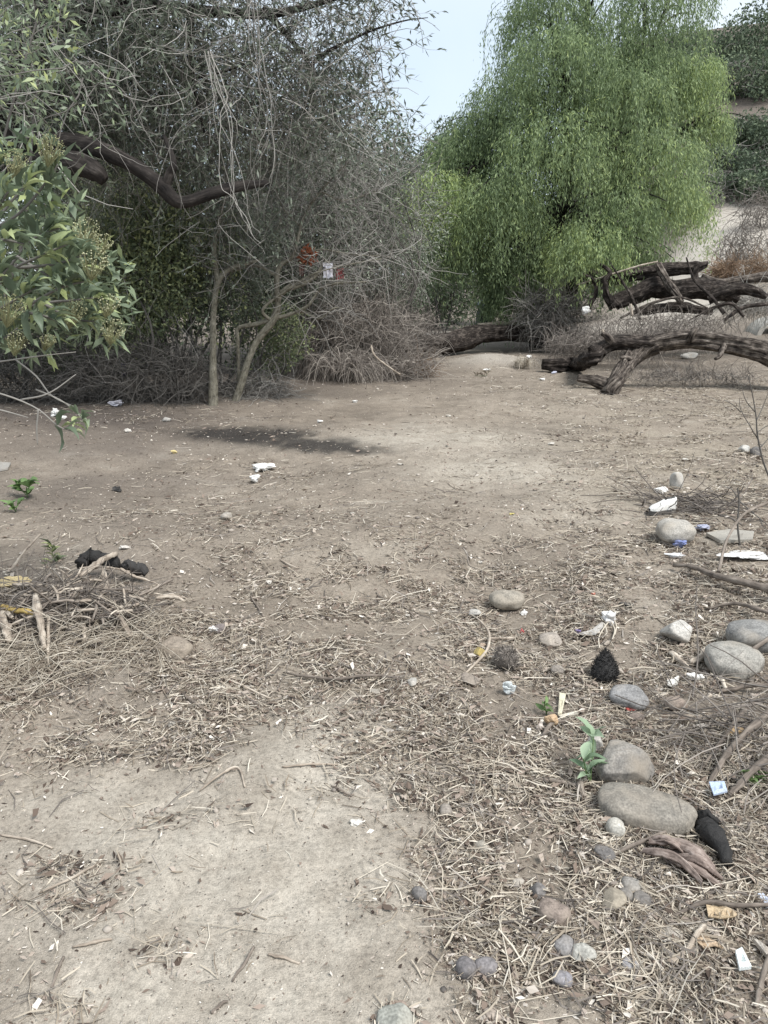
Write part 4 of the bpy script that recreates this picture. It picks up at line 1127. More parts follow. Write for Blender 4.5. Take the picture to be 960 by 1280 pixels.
stick('long_twig', [(355, 845, .015), (385, 851, .02), (420, 855, .02), (455, 851, .02), (485, 850, .02), (512, 855, .01)], [.004, .006, .0065, .006, .005, .004], M_STICK, 'long dark wavy twig lying across the middle of the path', tint=.3)
stick('long_twig', [(228, 868, .005), (245, 882, .008), (268, 898, .005)], [.005, .0065, .006], M_STICK, 'straight brown stick at the edge of the bare dirt on the left', tint=.4)
stick('long_twig', [(205, 838, .01), (250, 842, .015), (290, 856, .015), (338, 876, .01)], [.005, .005, .0045, .003], M_DRIFT, 'long pale dry stem running right from the brown clod')
stick('long_twig', [(212, 815, .01), (222, 825, .012), (248, 826, .01)], [.004, .004, .003], M_STICK, 'thin bent twig beside the brown clod')
stick('curved_twig', [(585, 768, .01), (600, 783, .03), (611, 802, .04), (608, 820, .03), (590, 838, .02), (560, 862, .01)], [.004, .005, .0055, .0055, .005, .004], M_DRIFT, 'pale curved twig hooked around the yellow fruit')
stick('grey_stick', [(578, 807, .01), (610, 803, .015), (644, 801, .01)], [.006, .008, .007], M_DRIFT, 'straight pale stick lying above the brown husk')
stick('grey_stick', [(676, 930, .005), (686, 912, .02), (712, 905, .02)], [.006, .008, .006], M_STICK, 'bent dark stick below the orange peel')
stick('grey_stick', [(722, 990, .015), (715, 985, .015), (650, 975, .01), (626, 974, .005)], [.008, .007, .006, .004], M_STICK, 'knotted grey stick reaching left from the silvery weed')
stick('grey_stick', [(722, 985, .02), (735, 1012, .01), (752, 1036, .01)], [.010, .012, .009], M_STICK, 'thick grey stick pointing down from the silvery weed to the round pebble')
stick('grey_stick', [(722, 1108, .005), (760, 1080, .02), (802, 1062, .03), (830, 1050, .03)], [.004, .006, .006, .004], M_STICK, 'long straight stem rising right toward the dead bark')
stick('pale_stick', [(838, 820, .02), (852, 835, .025), (864, 845, .02)], [.010, .013, .008], M_DRIFT, 'pale splintered stick pointing at the crumpled white scrap', rough=.5)
stick('pale_stick', [(864, 835, .02), (875, 827, .025), (885, 816, .02)], [.010, .014, .010], M_DRIFT, 'thick white peeled stick leaning on the egg shaped boulder', rough=.4)
stick('pale_stick', [(837, 900, .01), (850, 898, .012), (866, 898, .01)], [.006, .007, .006], M_DRIFT, 'short tan stick below the pinkish brown stone')
stick('pale_stick', [(900, 850, .02), (925, 838, .06), (965, 820, .10)], [.008, .010, .009], M_STICK, 'bare stick rising in front of the egg shaped boulder')
stick('pale_stick', [(895, 868, .01), (930, 866, .03), (970, 869, .05)], [.007, .009, .008], M_STICK, 'level grey stick below the egg shaped boulder at the right edge')
stick('pale_stick', [(882, 872, .01), (893, 873, .012), (904, 877, .01)], [.010, .011, .009], M_LITTER if False else M_DRIFT, 'short white splinter below the egg shaped boulder', tint=1.0)
stick('pale_stick', [(898, 848, .02), (903, 858, .015), (908, 865, .01)], [.008, .008, .006], M_DRIFT, 'small white stub of wood below the egg shaped boulder', tint=1.0)
stick('dead_branch', [(884, 985, .01), (905, 962, .06), (935, 940, .10), (975, 915, .14)], [.008, .011, .012, .013], M_STICK, 'bare branch slanting up to the right edge above the blue wrapper')
stick('dead_branch', [(905, 1000, .01), (930, 988, .05), (975, 958, .10)], [.008, .012, .014], M_STICK, 'thick bare branch at the right edge just right of the blue wrapper')
stick('dead_branch', [(873, 968, .005), (900, 935, .03), (930, 905, .06), (970, 880, .08)], [.005, .006, .007, .007], M_STICK, 'thin bare branch crossing above the slanting branch at the right', tint=.4)
stick('dead_branch', [(843, 712, .03), (870, 722, .05), (900, 735, .06), (930, 745, .07), (975, 757, .08)], [.010, .017, .018, .019, .02], M_STICK, 'thick dark fallen branch entering from the right edge', tint=.45)
stick('dead_branch', [(897, 728, .06), (905, 706, .16), (925, 688, .22), (965, 676, .26)], [.008, .008, .008, .007], M_STICK, 'arching side branch springing from the thick fallen branch', tint=.6)
stick('dead_branch', [(884, 764, .01), (915, 764, .04), (940, 772, .05), (980, 786, .06)], [.006, .008, .010, .010], M_STICK, 'dark branch below the thick fallen one at the right edge', tint=.4)
stick('dead_branch', [(830, 1150, .01), (880, 1140, .03), (920, 1143, .03), (975, 1141, .03)], [.004, .006, .006, .005], M_STICK, 'thin dark stick lying across the dry leaf near the right edge', tint=.3)
stick('dead_branch', [(820, 1212, .01), (850, 1202, .02), (878, 1170, .03)], [.006, .008, .007], M_DRIFT, 'bent tan stick right of the flat tan stone')
stick('dead_branch', [(945, 1260, .01), (955, 1225, .04), (972, 1190, .08)], [.006, .007, .006], M_STICK, 'thin stick leaning at the bottom right corner')
for i, (pts, lab) in enumerate([
        ([(50, 1118, .005), (100, 1095, .008), (130, 1076, .006)], 'pale dry stem at the top of the straw patch on the left dirt'),
        ([(95, 1105, .01), (108, 1120, .008), (114, 1128, .005)], 'short dark twig in the straw patch on the left dirt'),
        ([(92, 1185, .004), (115, 1181, .006), (140, 1176, .004)], 'thin dark twig lying level on the lower left dirt'),
        ([(65, 1236, .004), (72, 1215, .006), (80, 1198, .004)], 'short pale twig slanting on the lower left dirt'),
        ([(250, 990, .004), (275, 975, .02), (297, 962, .008), (306, 985, .006)], 'hooked dark twig on the upper left dirt'),
        ([(290, 1228, .004), (308, 1205, .012), (318, 1185, .006)], 'curved twig in the straw patch at bottom left'),
        ([(335, 1195, .004), (355, 1199, .006), (374, 1205, .004)], 'thin pale straw alone on the bottom dirt'),
        ([(264, 1268, .004), (275, 1258, .006), (284, 1254, .004)], 'short brown twig at the bottom left of centre'),
        ([(352, 960, .004), (385, 958, .008), (422, 957, .004)], 'thin straight stem across the bare dirt left of centre'),
        ([(415, 985, .006), (428, 992, .01), (440, 997, .006)], 'bundle like dark twig on the edge of the bare dirt'),
        ([(0, 1045, .004), (30, 1050, .006), (66, 1062, .004)], 'thin pale stem at the left edge on the dirt'),
        ([(520, 775, .005), (505, 760, .008), (482, 752, .01), (470, 742, .005)], 'curved pale stem on the path right of centre'),
        ([(350, 700, .005), (358, 706, .01), (372, 712, .008)], 'small hooked twig on the brown dirt above the litter'),
        ([(312, 745, .005), (320, 758, .01), (330, 772, .006)], 'short dark stick among leaf litter left of centre'),
        ([(558, 604, .01), (570, 612, .012), (590, 616, .01)], 'thin twig on the pale dirt in the middle distance')]):
    stick('twig', pts, [.003, .0045, .003], M_STICK if i % 2 else M_DRIFT, lab, 'twig', 16, 6, .3, 'loose twigs on the dirt')
pole3('pale_branch', [(464, 432, 12.0), (468, 444, 11.9), (482, 456, 11.8), (500, 468, 11.6)], [.012, .014, .014, .012], M_DRIFT, 'pale bare pole leaning on the low dead brush right of the grass clump', tint=.4)
pole3('dead_branch', [(190, 516, 10.0), (225, 512, 10.1), (250, 508, 10.2)], [.02, .03, .015], M_LOGDARK, 'dark branch lying at the foot of the slim trunk')


# ------------------------------------------------------------------ litter lying about
def crumple(px, py, w, h, color, name, label, cat, seed=0, flat=.5, rough=.55, mat=None, group=None, tall=None, at=None):
    rng = np.random.default_rng(seed + 500)
    g = G(px, py + h * .3) if at is None else np.asarray(at, float)
    d = float(np.linalg.norm(g - [0, 0, EYE]))
    a = w * d / F / 2; c = (tall or h * .9) * d / F / 2
    v, f = ICO4 if w > 16 else ICO3
    o = rng.random(3) * 40
    rough = min(rough, .7)
    rid = lambda f, sd: np.abs(vn3(v[:, 0] * f + o[0], v[:, 1] * f + o[1], v[:, 2] * f + o[2], sd) - .5) * 2
    k = 1 + rough * (1.1 * (rid(1.3, 3) - .45) + .45 * (rid(2.6, 5) - .4))
    for _ in range(5):
        nrm = unit(rng.normal(size=3)); cut = .45 + .25 * rng.random()
        v = v - np.where(v @ nrm > cut, v @ nrm - cut, 0)[:, None] * nrm
    v = v * k[:, None] * [a, a * (.5 + .35 * rng.random()), c]
    if at is None: v[:, 2] -= v[:, 2].min() + c * .12
    ob = single(name, MB().add(v + g, None, f), mat or M_LITTER, g, label, cat, group, smooth=False)
    ob.color = (*color, 1)
    return ob


def sheet(px, py, pts, color, name, label, cat, curl=.01, mat=None, group=None, lift=.008, thick=.003, seed=0):
    """a bent flat scrap; pts is its outline in photograph pixels, laid on the ground"""
    q = np.array([G(a, b) for a, b in pts]); n = len(q)
    c = q.mean(0); rng = np.random.default_rng(seed)
    ring2 = c + (q - c) * .5
    cen = c + [0, 0, curl]
    q = q + np.stack([0 * q[:, 0], 0 * q[:, 0], lift + curl * rng.random(n)], 1)
    ring2 = ring2 + np.stack([0 * q[:, 0], 0 * q[:, 0], lift + curl * .8 * rng.random(n)], 1)
    top = np.concatenate([q, ring2, [cen + [0, 0, lift * .6]]])
    bot = top - [0, 0, thick]
    v = np.concatenate([top, bot]); m = len(top)
    quads, tris = [], []
    for i in range(n):
        j = (i + 1) % n
        quads += [(i, j, n + j, n + i), (m + j, m + i, m + n + i, m + n + j), (j, i, m + i, m + j)]
        tris += [(n + i, n + j, 2 * n), (m + n + j, m + n + i, m + 2 * n)]
    ob = single(name, MB().add(v, quads, tris), mat or M_LITTER, c, label, cat, group, smooth=False)
    ob.color = (*color, 1)
    return ob


WH, OW = (.72, .71, .68), (.56, .53, .48)
crumple(326, 584, 34, 12, WH, 'plastic_bag', 'torn white plastic bag lying on the dirt left of centre', 'bag', 1, rough=.8)
crumple(318, 600, 17, 13, WH, 'plastic_bag', 'small crumpled white wad just below the torn white bag', 'bag', 2, rough=.6)
crumple(143, 505, 22, 9, (.50, .50, .56), 'plastic_bag', 'greyish white bag under the shrubs behind the flowering bush', 'bag', 3)
crumple(70, 516, 14, 14, WH, 'paper_scrap', 'bent white paper scrap upright under the flowering bush', 'scrap', 4, rough=.9)
crumple(76, 522, 13, 6, WH, 'paper_scrap', 'flat white scrap lying right below the bent upright one', 'scrap', 5)
crumple(160, 539, 10, 5, OW, 'paper_scrap', 'small off white scrap on the dark soil near the shrubs', 'scrap', 6)
crumple(217, 565, 9, 6, (.55, .45, .22), 'yellow_peel', 'small yellow fruit scrap on the grey soil at left', 'scrap', 7, rough=.2)
crumple(270, 787, 17, 10, WH, 'paper_scrap', 'white twisted scrap among the litter left of centre', 'scrap', 8, rough=.9)
crumple(155, 684, 16, 8, OW, 'paper_scrap', 'pale chunk lying on the dirt above the charred wood', 'scrap', 9, rough=.7)
crumple(146, 611, 13, 11, (.02, .02, .02), 'plastic_scrap', 'black plastic scrap sticking out of the mound at left', 'scrap', 10, rough=.6, mat=M_LITTER)
crumple(849, 681, 19, 15, (.20, .24, .44), 'blue_wrapper', 'crumpled blue wrapper against the rounded whitish stone', 'wrapper', 11, rough=.7)
crumple(879, 661, 20, 10, (.34, .36, .46), 'blue_wrapper', 'faded blue wrapper in the twigs right of the whitish stone', 'wrapper', 12, rough=.7)
crumple(843, 695, 26, 8, (.62, .62, .62), 'plastic_scrap', 'clear plastic scrap just below the whitish stone', 'scrap', 13, rough=.6)
crumple(826, 613, 18, 9, WH, 'paper_scrap', 'torn white paper left of the upright white stone', 'scrap', 14, rough=.9)
crumple(762, 772, 24, 22, (.66, .65, .64), 'rag', 'crumpled white rag with trailing cords right of centre', 'rag', 15, rough=.9)
crumple(841, 853, 18, 22, (.66, .64, .59), 'paper_scrap', 'crumpled white scrap above the pinkish brown stone', 'scrap', 16, rough=.7, tall=14)
crumple(868, 848, 22, 15, (.66, .64, .60), 'tissue', 'torn white tissue between the crossed pale sticks and the egg shaped boulder', 'tissue', 17, rough=.9)
crumple(635, 862, 19, 18, (.50, .53, .53), 'foil_scrap', 'silvery crumpled foil scrap below the brown husk', 'foil', 18, rough=1.0)
crumple(688, 903, 17, 18, (.44, .31, .19), 'fruit_peel', 'orange tan fruit peel on the litter in the lower right', 'peel', 19, rough=.35)
crumple(675, 908, 9, 14, (.62, .55, .50), 'shell_scrap', 'pale pinkish shell shaped scrap beside the orange peel', 'scrap', 20, rough=.4)
crumple(599, 817, 18, 19, (.46, .36, .13), 'yellow_fruit', 'shrivelled yellow fruit held by the pale curved twig', 'fruit', 21, rough=.2)
crumple(602, 808, 14, 10, (.35, .27, .20), 'fruit_peel', 'brown fruit skin touching the shrivelled yellow fruit', 'peel', 22, rough=.4)
crumple(655, 766, 14, 8, WH, 'paper_scrap', 'small white paper scrap right below the tan loaf shaped stone', 'scrap', 23)
crumple(652, 790, 7, 8, (.45, .10, .10), 'red_scrap', 'tiny red scrap in the litter below the tan loaf shaped stone', 'scrap', 24)
crumple(741, 743, 7, 5, (.45, .17, .12), 'red_scrap', 'tiny orange red scrap alone on litter above the white rag', 'scrap', 25)
crumple(289, 852, 8, 6, (.62, .07, .05), 'red_scrap', 'tiny bright red scrap in the straw left of centre', 'scrap', 26)
crumple(640, 642, 9, 3, (.52, .44, .14), 'yellow_scrap', 'tiny yellow scrap on the path in the middle distance', 'scrap', 27)
crumple(785, 886, 22, 8, (.36, .06, .05), 'red_scrap', 'dark red scrap under the oval bluish grey stone', 'scrap', 28)
crumple(722, 790, 9, 9, (.12, .09, .22), 'purple_scrap', 'tiny purple scrap in the litter left of the white rag', 'scrap', 29)
crumple(22, 750, 46, 22, (.52, .42, .23), 'foam_chunk', 'crumbly yellow foam chunk on the twig heap at the left edge', 'foam', 30, rough=.6, tall=20, at=G(22, 757) + [0, 0, .12])
crumple(448, 1026, 22, 12, OW, 'paper_scrap', 'chalky pale chip on the edge of the bare dirt', 'scrap', 31, rough=.5, tall=6)
crumple(884, 1003, 0.1, 0.1, OW, 'pebble_scrap', 'pale speck beside the blue wrapper sachet', 'scrap', 32) if False else None
crumple(400, 527, 12, 4, WH, 'paper_scrap', 'small white scrap above the black burnt patch', 'scrap', 33)
crumple(556, 464, 10, 5, WH, 'paper_scrap', 'small white scrap on the path below the black log', 'scrap', 34) if False else None
crumple(609, 462, 9, 6, WH, 'paper_scrap', 'small white scrap on the path before the low pale boulder', 'scrap', 35)
crumple(661, 446, 8, 6, WH, 'paper_scrap', 'tiny white scrap right of the low pale boulder', 'scrap', 36)
crumple(677, 474, 10, 5, WH, 'paper_scrap', 'white scrap on the path below the dark branch of the arched log', 'scrap', 37)
crumple(692, 466, 10, 5, (.45, .46, .55), 'plastic_scrap', 'bluish scrap at the end of the dark branch of the arched log', 'scrap', 38)
crumple(731, 388, 12, 12, WH, 'plastic_scrap', 'white plastic scrap caught in brush left of the log stack', 'scrap', 39, at=P(731, 388, 15.4))
crumple(444, 502, 9, 4, WH, 'paper_scrap', 'white scrap in front of the arching dead grass clump', 'scrap', 40)
crumple(566, 404, 18, 7, (.06, .055, .05), 'dark_bundle', 'small dark bundle at the far end of the path', 'bundle', 41)
crumple(930, 690, 60, 20, (.62, .61, .59), 'plastic_sheet', 'crumpled white plastic sheet under the arching side branch at the right edge', 'sheet', 42, rough=.6, tall=6)
crumple(796, 766, 0.1, 0.1, OW, 'x', 'x y z w', 'x', 43) if False else None
crumple(782, 757, 18, 10, (.05, .045, .04), 'charred_lump', 'small charred lump behind the white rag', 'lump', 44, rough=.5)
crumple(922, 915, 26, 12, (.42, .29, .15), 'leaf_scrap', 'curled tan leaf scrap among branches at the right edge', 'leaf', 45, rough=.4)
for i, (px, py, w, h, lab) in enumerate([
        (510, 770, 9, 5, 'pale chip on the dirt left of the tan loaf shaped stone'), (336, 728, 9, 7, 'pale chip above the litter, left of the small hooked twig'), (215, 905, 12, 9, 'rounded pale chip on the straw near the straight brown stick'),
        (500, 912, 13, 8, 'pale wood chip below the right end of the long dark twig'), (600, 702, 7, 4, 'tiny pale chip on open dirt above the tan loaf shaped stone'), (500, 580, 8, 4, 'pale chip on the pale dust right of the burnt patch'),
        (560, 520, 9, 4, 'pale chip on the path between the burnt patch and the arched log'), (690, 555, 9, 4, 'pale chip on the path below the forked leg of the arched log'), (855, 575, 11, 5, 'pale chip on the straw above the upright white stone'),
        (440, 642, 7, 4, 'tiny pale chip alone on the brown dirt at the centre')]):
    crumple(px, py, w, h, (.47, .44, .39), 'pale_chip', lab, 'chip', 60 + i, rough=.4, group='loose pale chips on the dirt')

sheet(895, 1001, [(884, 994), (903, 992), (907, 1004), (890, 1008)], (.42, .52, .68), 'sachet', 'pale blue sachet lying on straw between the bare branches at the right', 'wrapper', .010, lift=.045, thick=.006)
sheet(886, 1001, [(883, 994.5), (889, 993.5), (894, 1007), (889.5, 1008)], (.50, .56, .15), 'sachet_edge', 'yellow green strip', 'wrapper', .004, lift=.013) if False else None
sheet(926, 1212, [(917, 1203), (925, 1198), (937, 1222), (922, 1224)], (.66, .70, .69), 'white_tile', 'clean pale tile fragment near the bottom right corner', 'tile', .003, lift=.035, thick=.010)
sheet(954, 1130, [(946, 1123), (953, 1122), (966, 1135), (958, 1139)], (.52, .58, .70), 'plastic_chip', 'bluish white plastic chip at the right edge', 'chip', .003, lift=.015, thick=.006)
sheet(898, 1149, [(881, 1141), (895, 1139), (912, 1142), (926, 1146), (915, 1158), (898, 1161), (884, 1156)], (.44, .34, .22), 'dry_leaf', 'broad tan dry leaf under the thin dark stick', 'leaf', .025, lift=.012)
sheet(742, 795, [(722, 797), (740, 791), (752, 780), (757, 783), (744, 799), (728, 800)], (.40, .38, .35), 'cardboard_scrap', 'grey bent cardboard flap below the white rag', 'scrap', .015, lift=.012)
sheet(912, 676, [(882, 672), (910, 667), (942, 670), (940, 680), (900, 682)], (.36, .335, .29), 'grey_board', 'flat grey board in litter right of the whitish stone', 'board', .004, lift=.03, thick=.02)
sheet(12, 584, [(0, 580), (14, 581), (10, 588), (0, 590)], (.33, .31, .28), 'grey_board', 'flat grey board fragment at the left edge on dark soil', 'board', .004, lift=.02, thick=.015)
sheet(880, 1190, [(866, 1182), (880, 1172), (890, 1178), (905, 1190), (892, 1192), (878, 1196)], (.45, .34, .23), 'dry_leaf', 'torn orange tan leaf pieces below the broad dry leaf', 'leaf', .02, lift=.01)
sheet(950, 1195, [(940, 1182), (948, 1184), (968, 1200), (966, 1212)], (.48, .43, .37), 'wood_slat', 'broken pale slat at the right edge above the corner', 'wood', .006, lift=.02, thick=.012)
sheet(800, 1090, [(783, 1082), (790, 1080), (800, 1095), (806, 1108), (798, 1104)], (.40, .34, .29), 'bark_flake', 'narrow pale bark flake above the grey pebble cluster', 'bark', .01, lift=.01)
sheet(701, 884, [(699, 872), (707, 873), (702, 897), (697, 898)], (.60, .56, .42), 'wood_slat', 'pale yellow slat standing by the orange peel', 'wood', .006, lift=.02, thick=.008)
sheet(715, 896, [(698, 898), (720, 892), (723, 895), (702, 901)], (.52, .48, .40), 'wood_slat', 'thin pale slat pointing right from the orange peel', 'wood', .004, lift=.012, thick=.006)


def cords():
    rng = np.random.default_rng(4); mb = MB()
    for pts in [[(760, 782), (754, 790), (748, 802), (749, 815)], [(764, 782), (768, 792), (765, 804)], [(758, 781), (764, 776), (770, 786), (768, 798)], [(755, 784), (758, 795), (752, 802)]]:
        q = np.array([G(a, b) + [0, 0, .018] for a, b in pts])
        tubes(mb, spline(q, 16), .0035, 5, .8)
    single('cord', mb, M_STRAW, G(758, 795), 'loose pale cords trailing from the white rag', 'cord')


cords()


def bristly(px, py, w, h, core, hair, name, label, cat, n, hl, tiltx, seed):
    rng = np.random.default_rng(seed); g = G(px, py + h * .35)
    d = float(np.linalg.norm(g - [0, 0, EYE])); a = w * d / F / 2; c = h * d / F / 2
    v, f = ICO4
    taper = 1 - .38 * np.clip(v[:, 2], -1, 1)
    vv = v * np.stack([taper * a * .95, taper * a * .8, np.full(len(v), c)], 1)
    vv *= (1 + .18 * (vn3(v[:, 0] * 5, v[:, 1] * 5, v[:, 2] * 5, seed) - .5))[:, None]
    R = np.array(Matrix.Rotation(tiltx[1], 3, 'Y') @ Matrix.Rotation(tiltx[0], 3, 'X'))
    vv = vv @ R.T; vv[:, 2] -= vv[:, 2].min() + .004
    ctr = vv.mean(0)
    t = thing(name, label, cat, g)
    part('core', MB().add(vv + g, None, f, .4), core, t)
    idx = rng.integers(0, len(v), n)
    s = vv[idx] + g; dr = unit(vv[idx] - ctr) + rng.normal(size=(n, 3)) * .5 + [0, 0, .25]
    hb = MB(); tubes(hb, walk(s, dr, hl * (.4 + rng.random(n)), 4, .25, 0, rng), np.linspace(.0018, .0008, 4), 3, rng.random(n))
    part('bristles', hb, hair, t)


bristly(755, 838, 28, 38, M_CHAR, M_CHAR, 'seed_head', 'black hairy pear shaped seed head above the oval bluish grey stone', 'seed head', 900, .014, (-.55, .15), 3)
bristly(632, 826, 30, 26, M_MAUVE, M_MAUVE, 'fibrous_husk', 'shaggy brown fibrous husk right of the yellow fruit', 'husk', 500, .02, (-1.1, .7), 4)


def shoe():
    g = G(828, 642); d = np.linalg.norm(g); s = d / F
    t = thing('old_shoe', 'scuffed white shoe lying on dark twigs near the right edge', 'shoe', g)
    n = 14; L = 34 * s
    x = np.linspace(-.55, .5, n) * L
    wid = np.array([.10, .19, .24, .26, .26, .25, .23, .22, .21, .21, .21, .20, .17, .10]) * L * .75
    top = np.array([.10, .19, .24, .27, .30, .34, .39, .45, .49, .50, .50, .52, .54, .50]) * L * .85
    k = 12; th = np.linspace(0, np.pi, k)
    R = lambda v: np.stack([v[:, 0] * .97 - v[:, 1] * .25, v[:, 0] * .25 + v[:, 1] * .97, v[:, 2]], 1)
    v = np.stack([np.repeat(x, k), (wid[:, None] * np.cos(th)).ravel(), (.03 + top[:, None] * np.sin(th) ** .7).ravel()], 1)
    q = [(i * k + j, i * k + j + 1, (i + 1) * k + j + 1, (i + 1) * k + j) for i in range(n - 1) for j in range(k - 1) if not (7 <= i <= 11 and 4 <= j <= 6)]
    o = part('upper', MB().add(R(v) + g, q), M_LITTER, t); o.color = (.68, .67, .64, 1)
    m = 24; a = np.linspace(0, 2 * np.pi, m, endpoint=False)
    ox = np.cos(a) * .56 * L; oy = np.sin(a) * .27 * L * .75 * (1 - .12 * np.cos(a))
    so_ = np.concatenate([np.stack([ox, oy, np.full(m, z)], 1) for z in (.0, .034)])
    sq = [(i, (i + 1) % m, m + (i + 1) % m, m + i) for i in range(m)]
    st = [(m, m + i, m + i + 1) for i in range(1, m - 1)] + [(0, i + 1, i) for i in range(1, m - 1)]
    o = part('sole', MB().add(R(so_) + g, sq, st), M_LITTER, t, smooth=False); o.color = (.10, .095, .09, 1)
    li = np.stack([np.cos(a) * .17 * L + .28 * L, np.sin(a) * .11 * L, np.full(m, .30 * L)], 1)
    o = part('opening_shade', MB().add(R(li) + g, None, [(0, i, i + 1) for i in range(1, m - 1)]), M_LITTER, t); o.color = (.12, .115, .11, 1)  # flat dark disc, its colour standing in for shade inside the shoe opening


shoe()
stick('charred_stick', [(880, 1033, .03), (892, 1058, .03), (908, 1090, .02)], [.030, .034, .016], M_CHAR, 'black charred stick below the long grey boulder at right', 'wood', 26, 14, .5)
stick('charred_wood', [(102, 724, .11), (125, 723, .12), (152, 724, .11)], [.034, .040, .034], M_CHAR, 'black charred wood block on top of the twig heap', 'wood', 26, 14, .45)
stick('charred_wood', [(155, 726, .08), (168, 727, .08), (182, 729, .06)], [.030, .034, .02], M_CHAR, 'dark grey charred lump right of the black charred wood block', 'wood', 20, 12, .6, tint=.9)


def dead_bark():
    rng = np.random.default_rng(2)
    t = thing('dead_bark', 'reddish grey slab of peeling dead bark below the long boulder', 'bark', G(860, 1085))
    base = [(812, 1052), (848, 1070), (885, 1090), (920, 1104)]
    strips = []
    for i in range(11):
        o = rng.normal() * 7; a, b = sorted(rng.random(2) * .55); b += .45
        pp = spline([(x + o * .55 + rng.normal() * 2, y + o * -.9 + 10 + rng.normal() * 2, 0) for x, y in base], 20)
        pp = pp[int(a * 19): max(int(b * 19), int(a * 19) + 5)]
        strips.append(([tuple(z[:2]) for z in pp[::max(1, len(pp) // 4)]], .007 + .011 * rng.random()))
    for i, (pts, w) in enumerate(strips):
        q = spline([G(a, b) for a, b in pts], 14); q[:, 2] += .012 + .026 * np.sin(np.linspace(0, np.pi, 14)) + .003 * i
        tgt = unit(np.gradient(q, axis=0)); side = unit(np.cross(tgt, [0, 0, 1]))
        k = 7; u = np.linspace(-1, 1, k)
        ww = w * interp([.55, 1, 1.05, .8, .3], 14) * (1 + .15 * rng.normal(size=14))
        v = q[:, None] + side[:, None] * (u[None, :, None] * ww[:, None, None]) + np.array([0, 0, 1]) * ((.010 * (1 - u ** 2))[None, :, None] + (.0025 * rng.normal(size=k))[None, :, None])
        co = np.stack([np.broadcast_to(u * w, (14, k)), np.full((14, k), .01 * i), np.broadcast_to(np.linspace(0, .3, 14)[:, None], (14, k))], -1)
        v = np.concatenate([v.reshape(-1, 3), v.reshape(-1, 3) - [0, 0, .006]]); co = np.concatenate([co.reshape(-1, 3)] * 2)
        qs = []
        N = 14 * k
        for a in range(13):
            for b in range(k - 1):
                z = (a * k + b, a * k + b + 1, (a + 1) * k + b + 1, (a + 1) * k + b)
                qs += [z, tuple(N + m for m in z[::-1])]
            qs += [(a * k, (a + 1) * k, N + (a + 1) * k, N + a * k), (a * k + k - 1, N + a * k + k - 1, N + (a + 1) * k + k - 1, (a + 1) * k + k - 1)]
        part('bark_strip', MB().add(v, qs, None, .55, co), M_DEADBARK, t)


M_DEADBARK = bark_mat('dead_bark', [(0.25, (0.05, 0.038, 0.033)), (0.5, (0.22, 0.172, 0.148)), (0.8, (0.44, 0.37, 0.325))], 190, .05, .9, .004)
dead_bark()

# things caught in the leaning tree and shrubs
YB = G(292, 500)[1]


def hang(px, py, w, h, color, name, label, cat, seed, Y, mat=None):
    rng = np.random.default_rng(seed); s = Y / F
    n, m = 9, 7
    gx, gz = np.meshgrid(np.linspace(-.5, .5, m), np.linspace(.5, -.5, n))
    c = P(px, py, Y)
    fold = .02 * np.sin(gx * 14 + seed) + .02 * (vn2(gx * 4, gz * 4, seed) - .5)
    edge = 1 + .18 * rng.normal(size=(n, 1)) * .6
    v = c + np.stack([gx * w * s * edge, fold + .02 * gz, gz * h * s + .008 * rng.normal(size=gx.shape)], -1)
    v = np.concatenate([v.reshape(-1, 3), v.reshape(-1, 3) + [0, .006, 0]]); N = n * m
    q = []
    for i in range(n - 1):
        for j in range(m - 1):
            z = (i * m + j, i * m + j + 1, (i + 1) * m + j + 1, (i + 1) * m + j)
            q += [z, tuple(N + k for k in z[::-1])]
    o = single(name, MB().add(v, q), mat or M_LITTER, c, label, cat)
    o.color = (*color, 1)


hang(410, 338, 11, 17, (.80, .79, .86), 'white_cloth', 'small white cloth hanging from a bare branch of the leaning tree', 'cloth', 1, YB - .15)
hang(425, 342, 9, 12, (.33, .07, .07), 'red_scrap', 'dark red scrap hanging right of the white cloth', 'scrap', 2, YB - .17)
hang(377, 337, 7, 14, (.12, .05, .04), 'brown_rag', 'dark brown rag caught below the orange dead leaves', 'rag', 3, YB - .1)
hang(155, 463, 7, 16, (.07, .065, .17), 'blue_cloth', 'dark blue cloth caught in shadowed twigs behind the flowering bush', 'cloth', 4, 10.2)


def dead_leaf_bunch():
    rng = np.random.default_rng(6); mb = MB(); c = P(385, 320, YB - .05)
    clump_leaves(mb, rng, c, (.11, .09, .10), 90, .06, .028, .5, .2, .1, .3)
    st = np.repeat(c[None], 10, 0); tubes(mb, walk(st, rdir(10, rng), .12, 5, .2, 0, rng), .003, 3, 0.0)
    single('dead_leaf_bunch', mb, M_RUSTLEAF, c, 'bunch of orange brown dead leaves caught in the leaning tree', 'leaves')


dead_leaf_bunch()


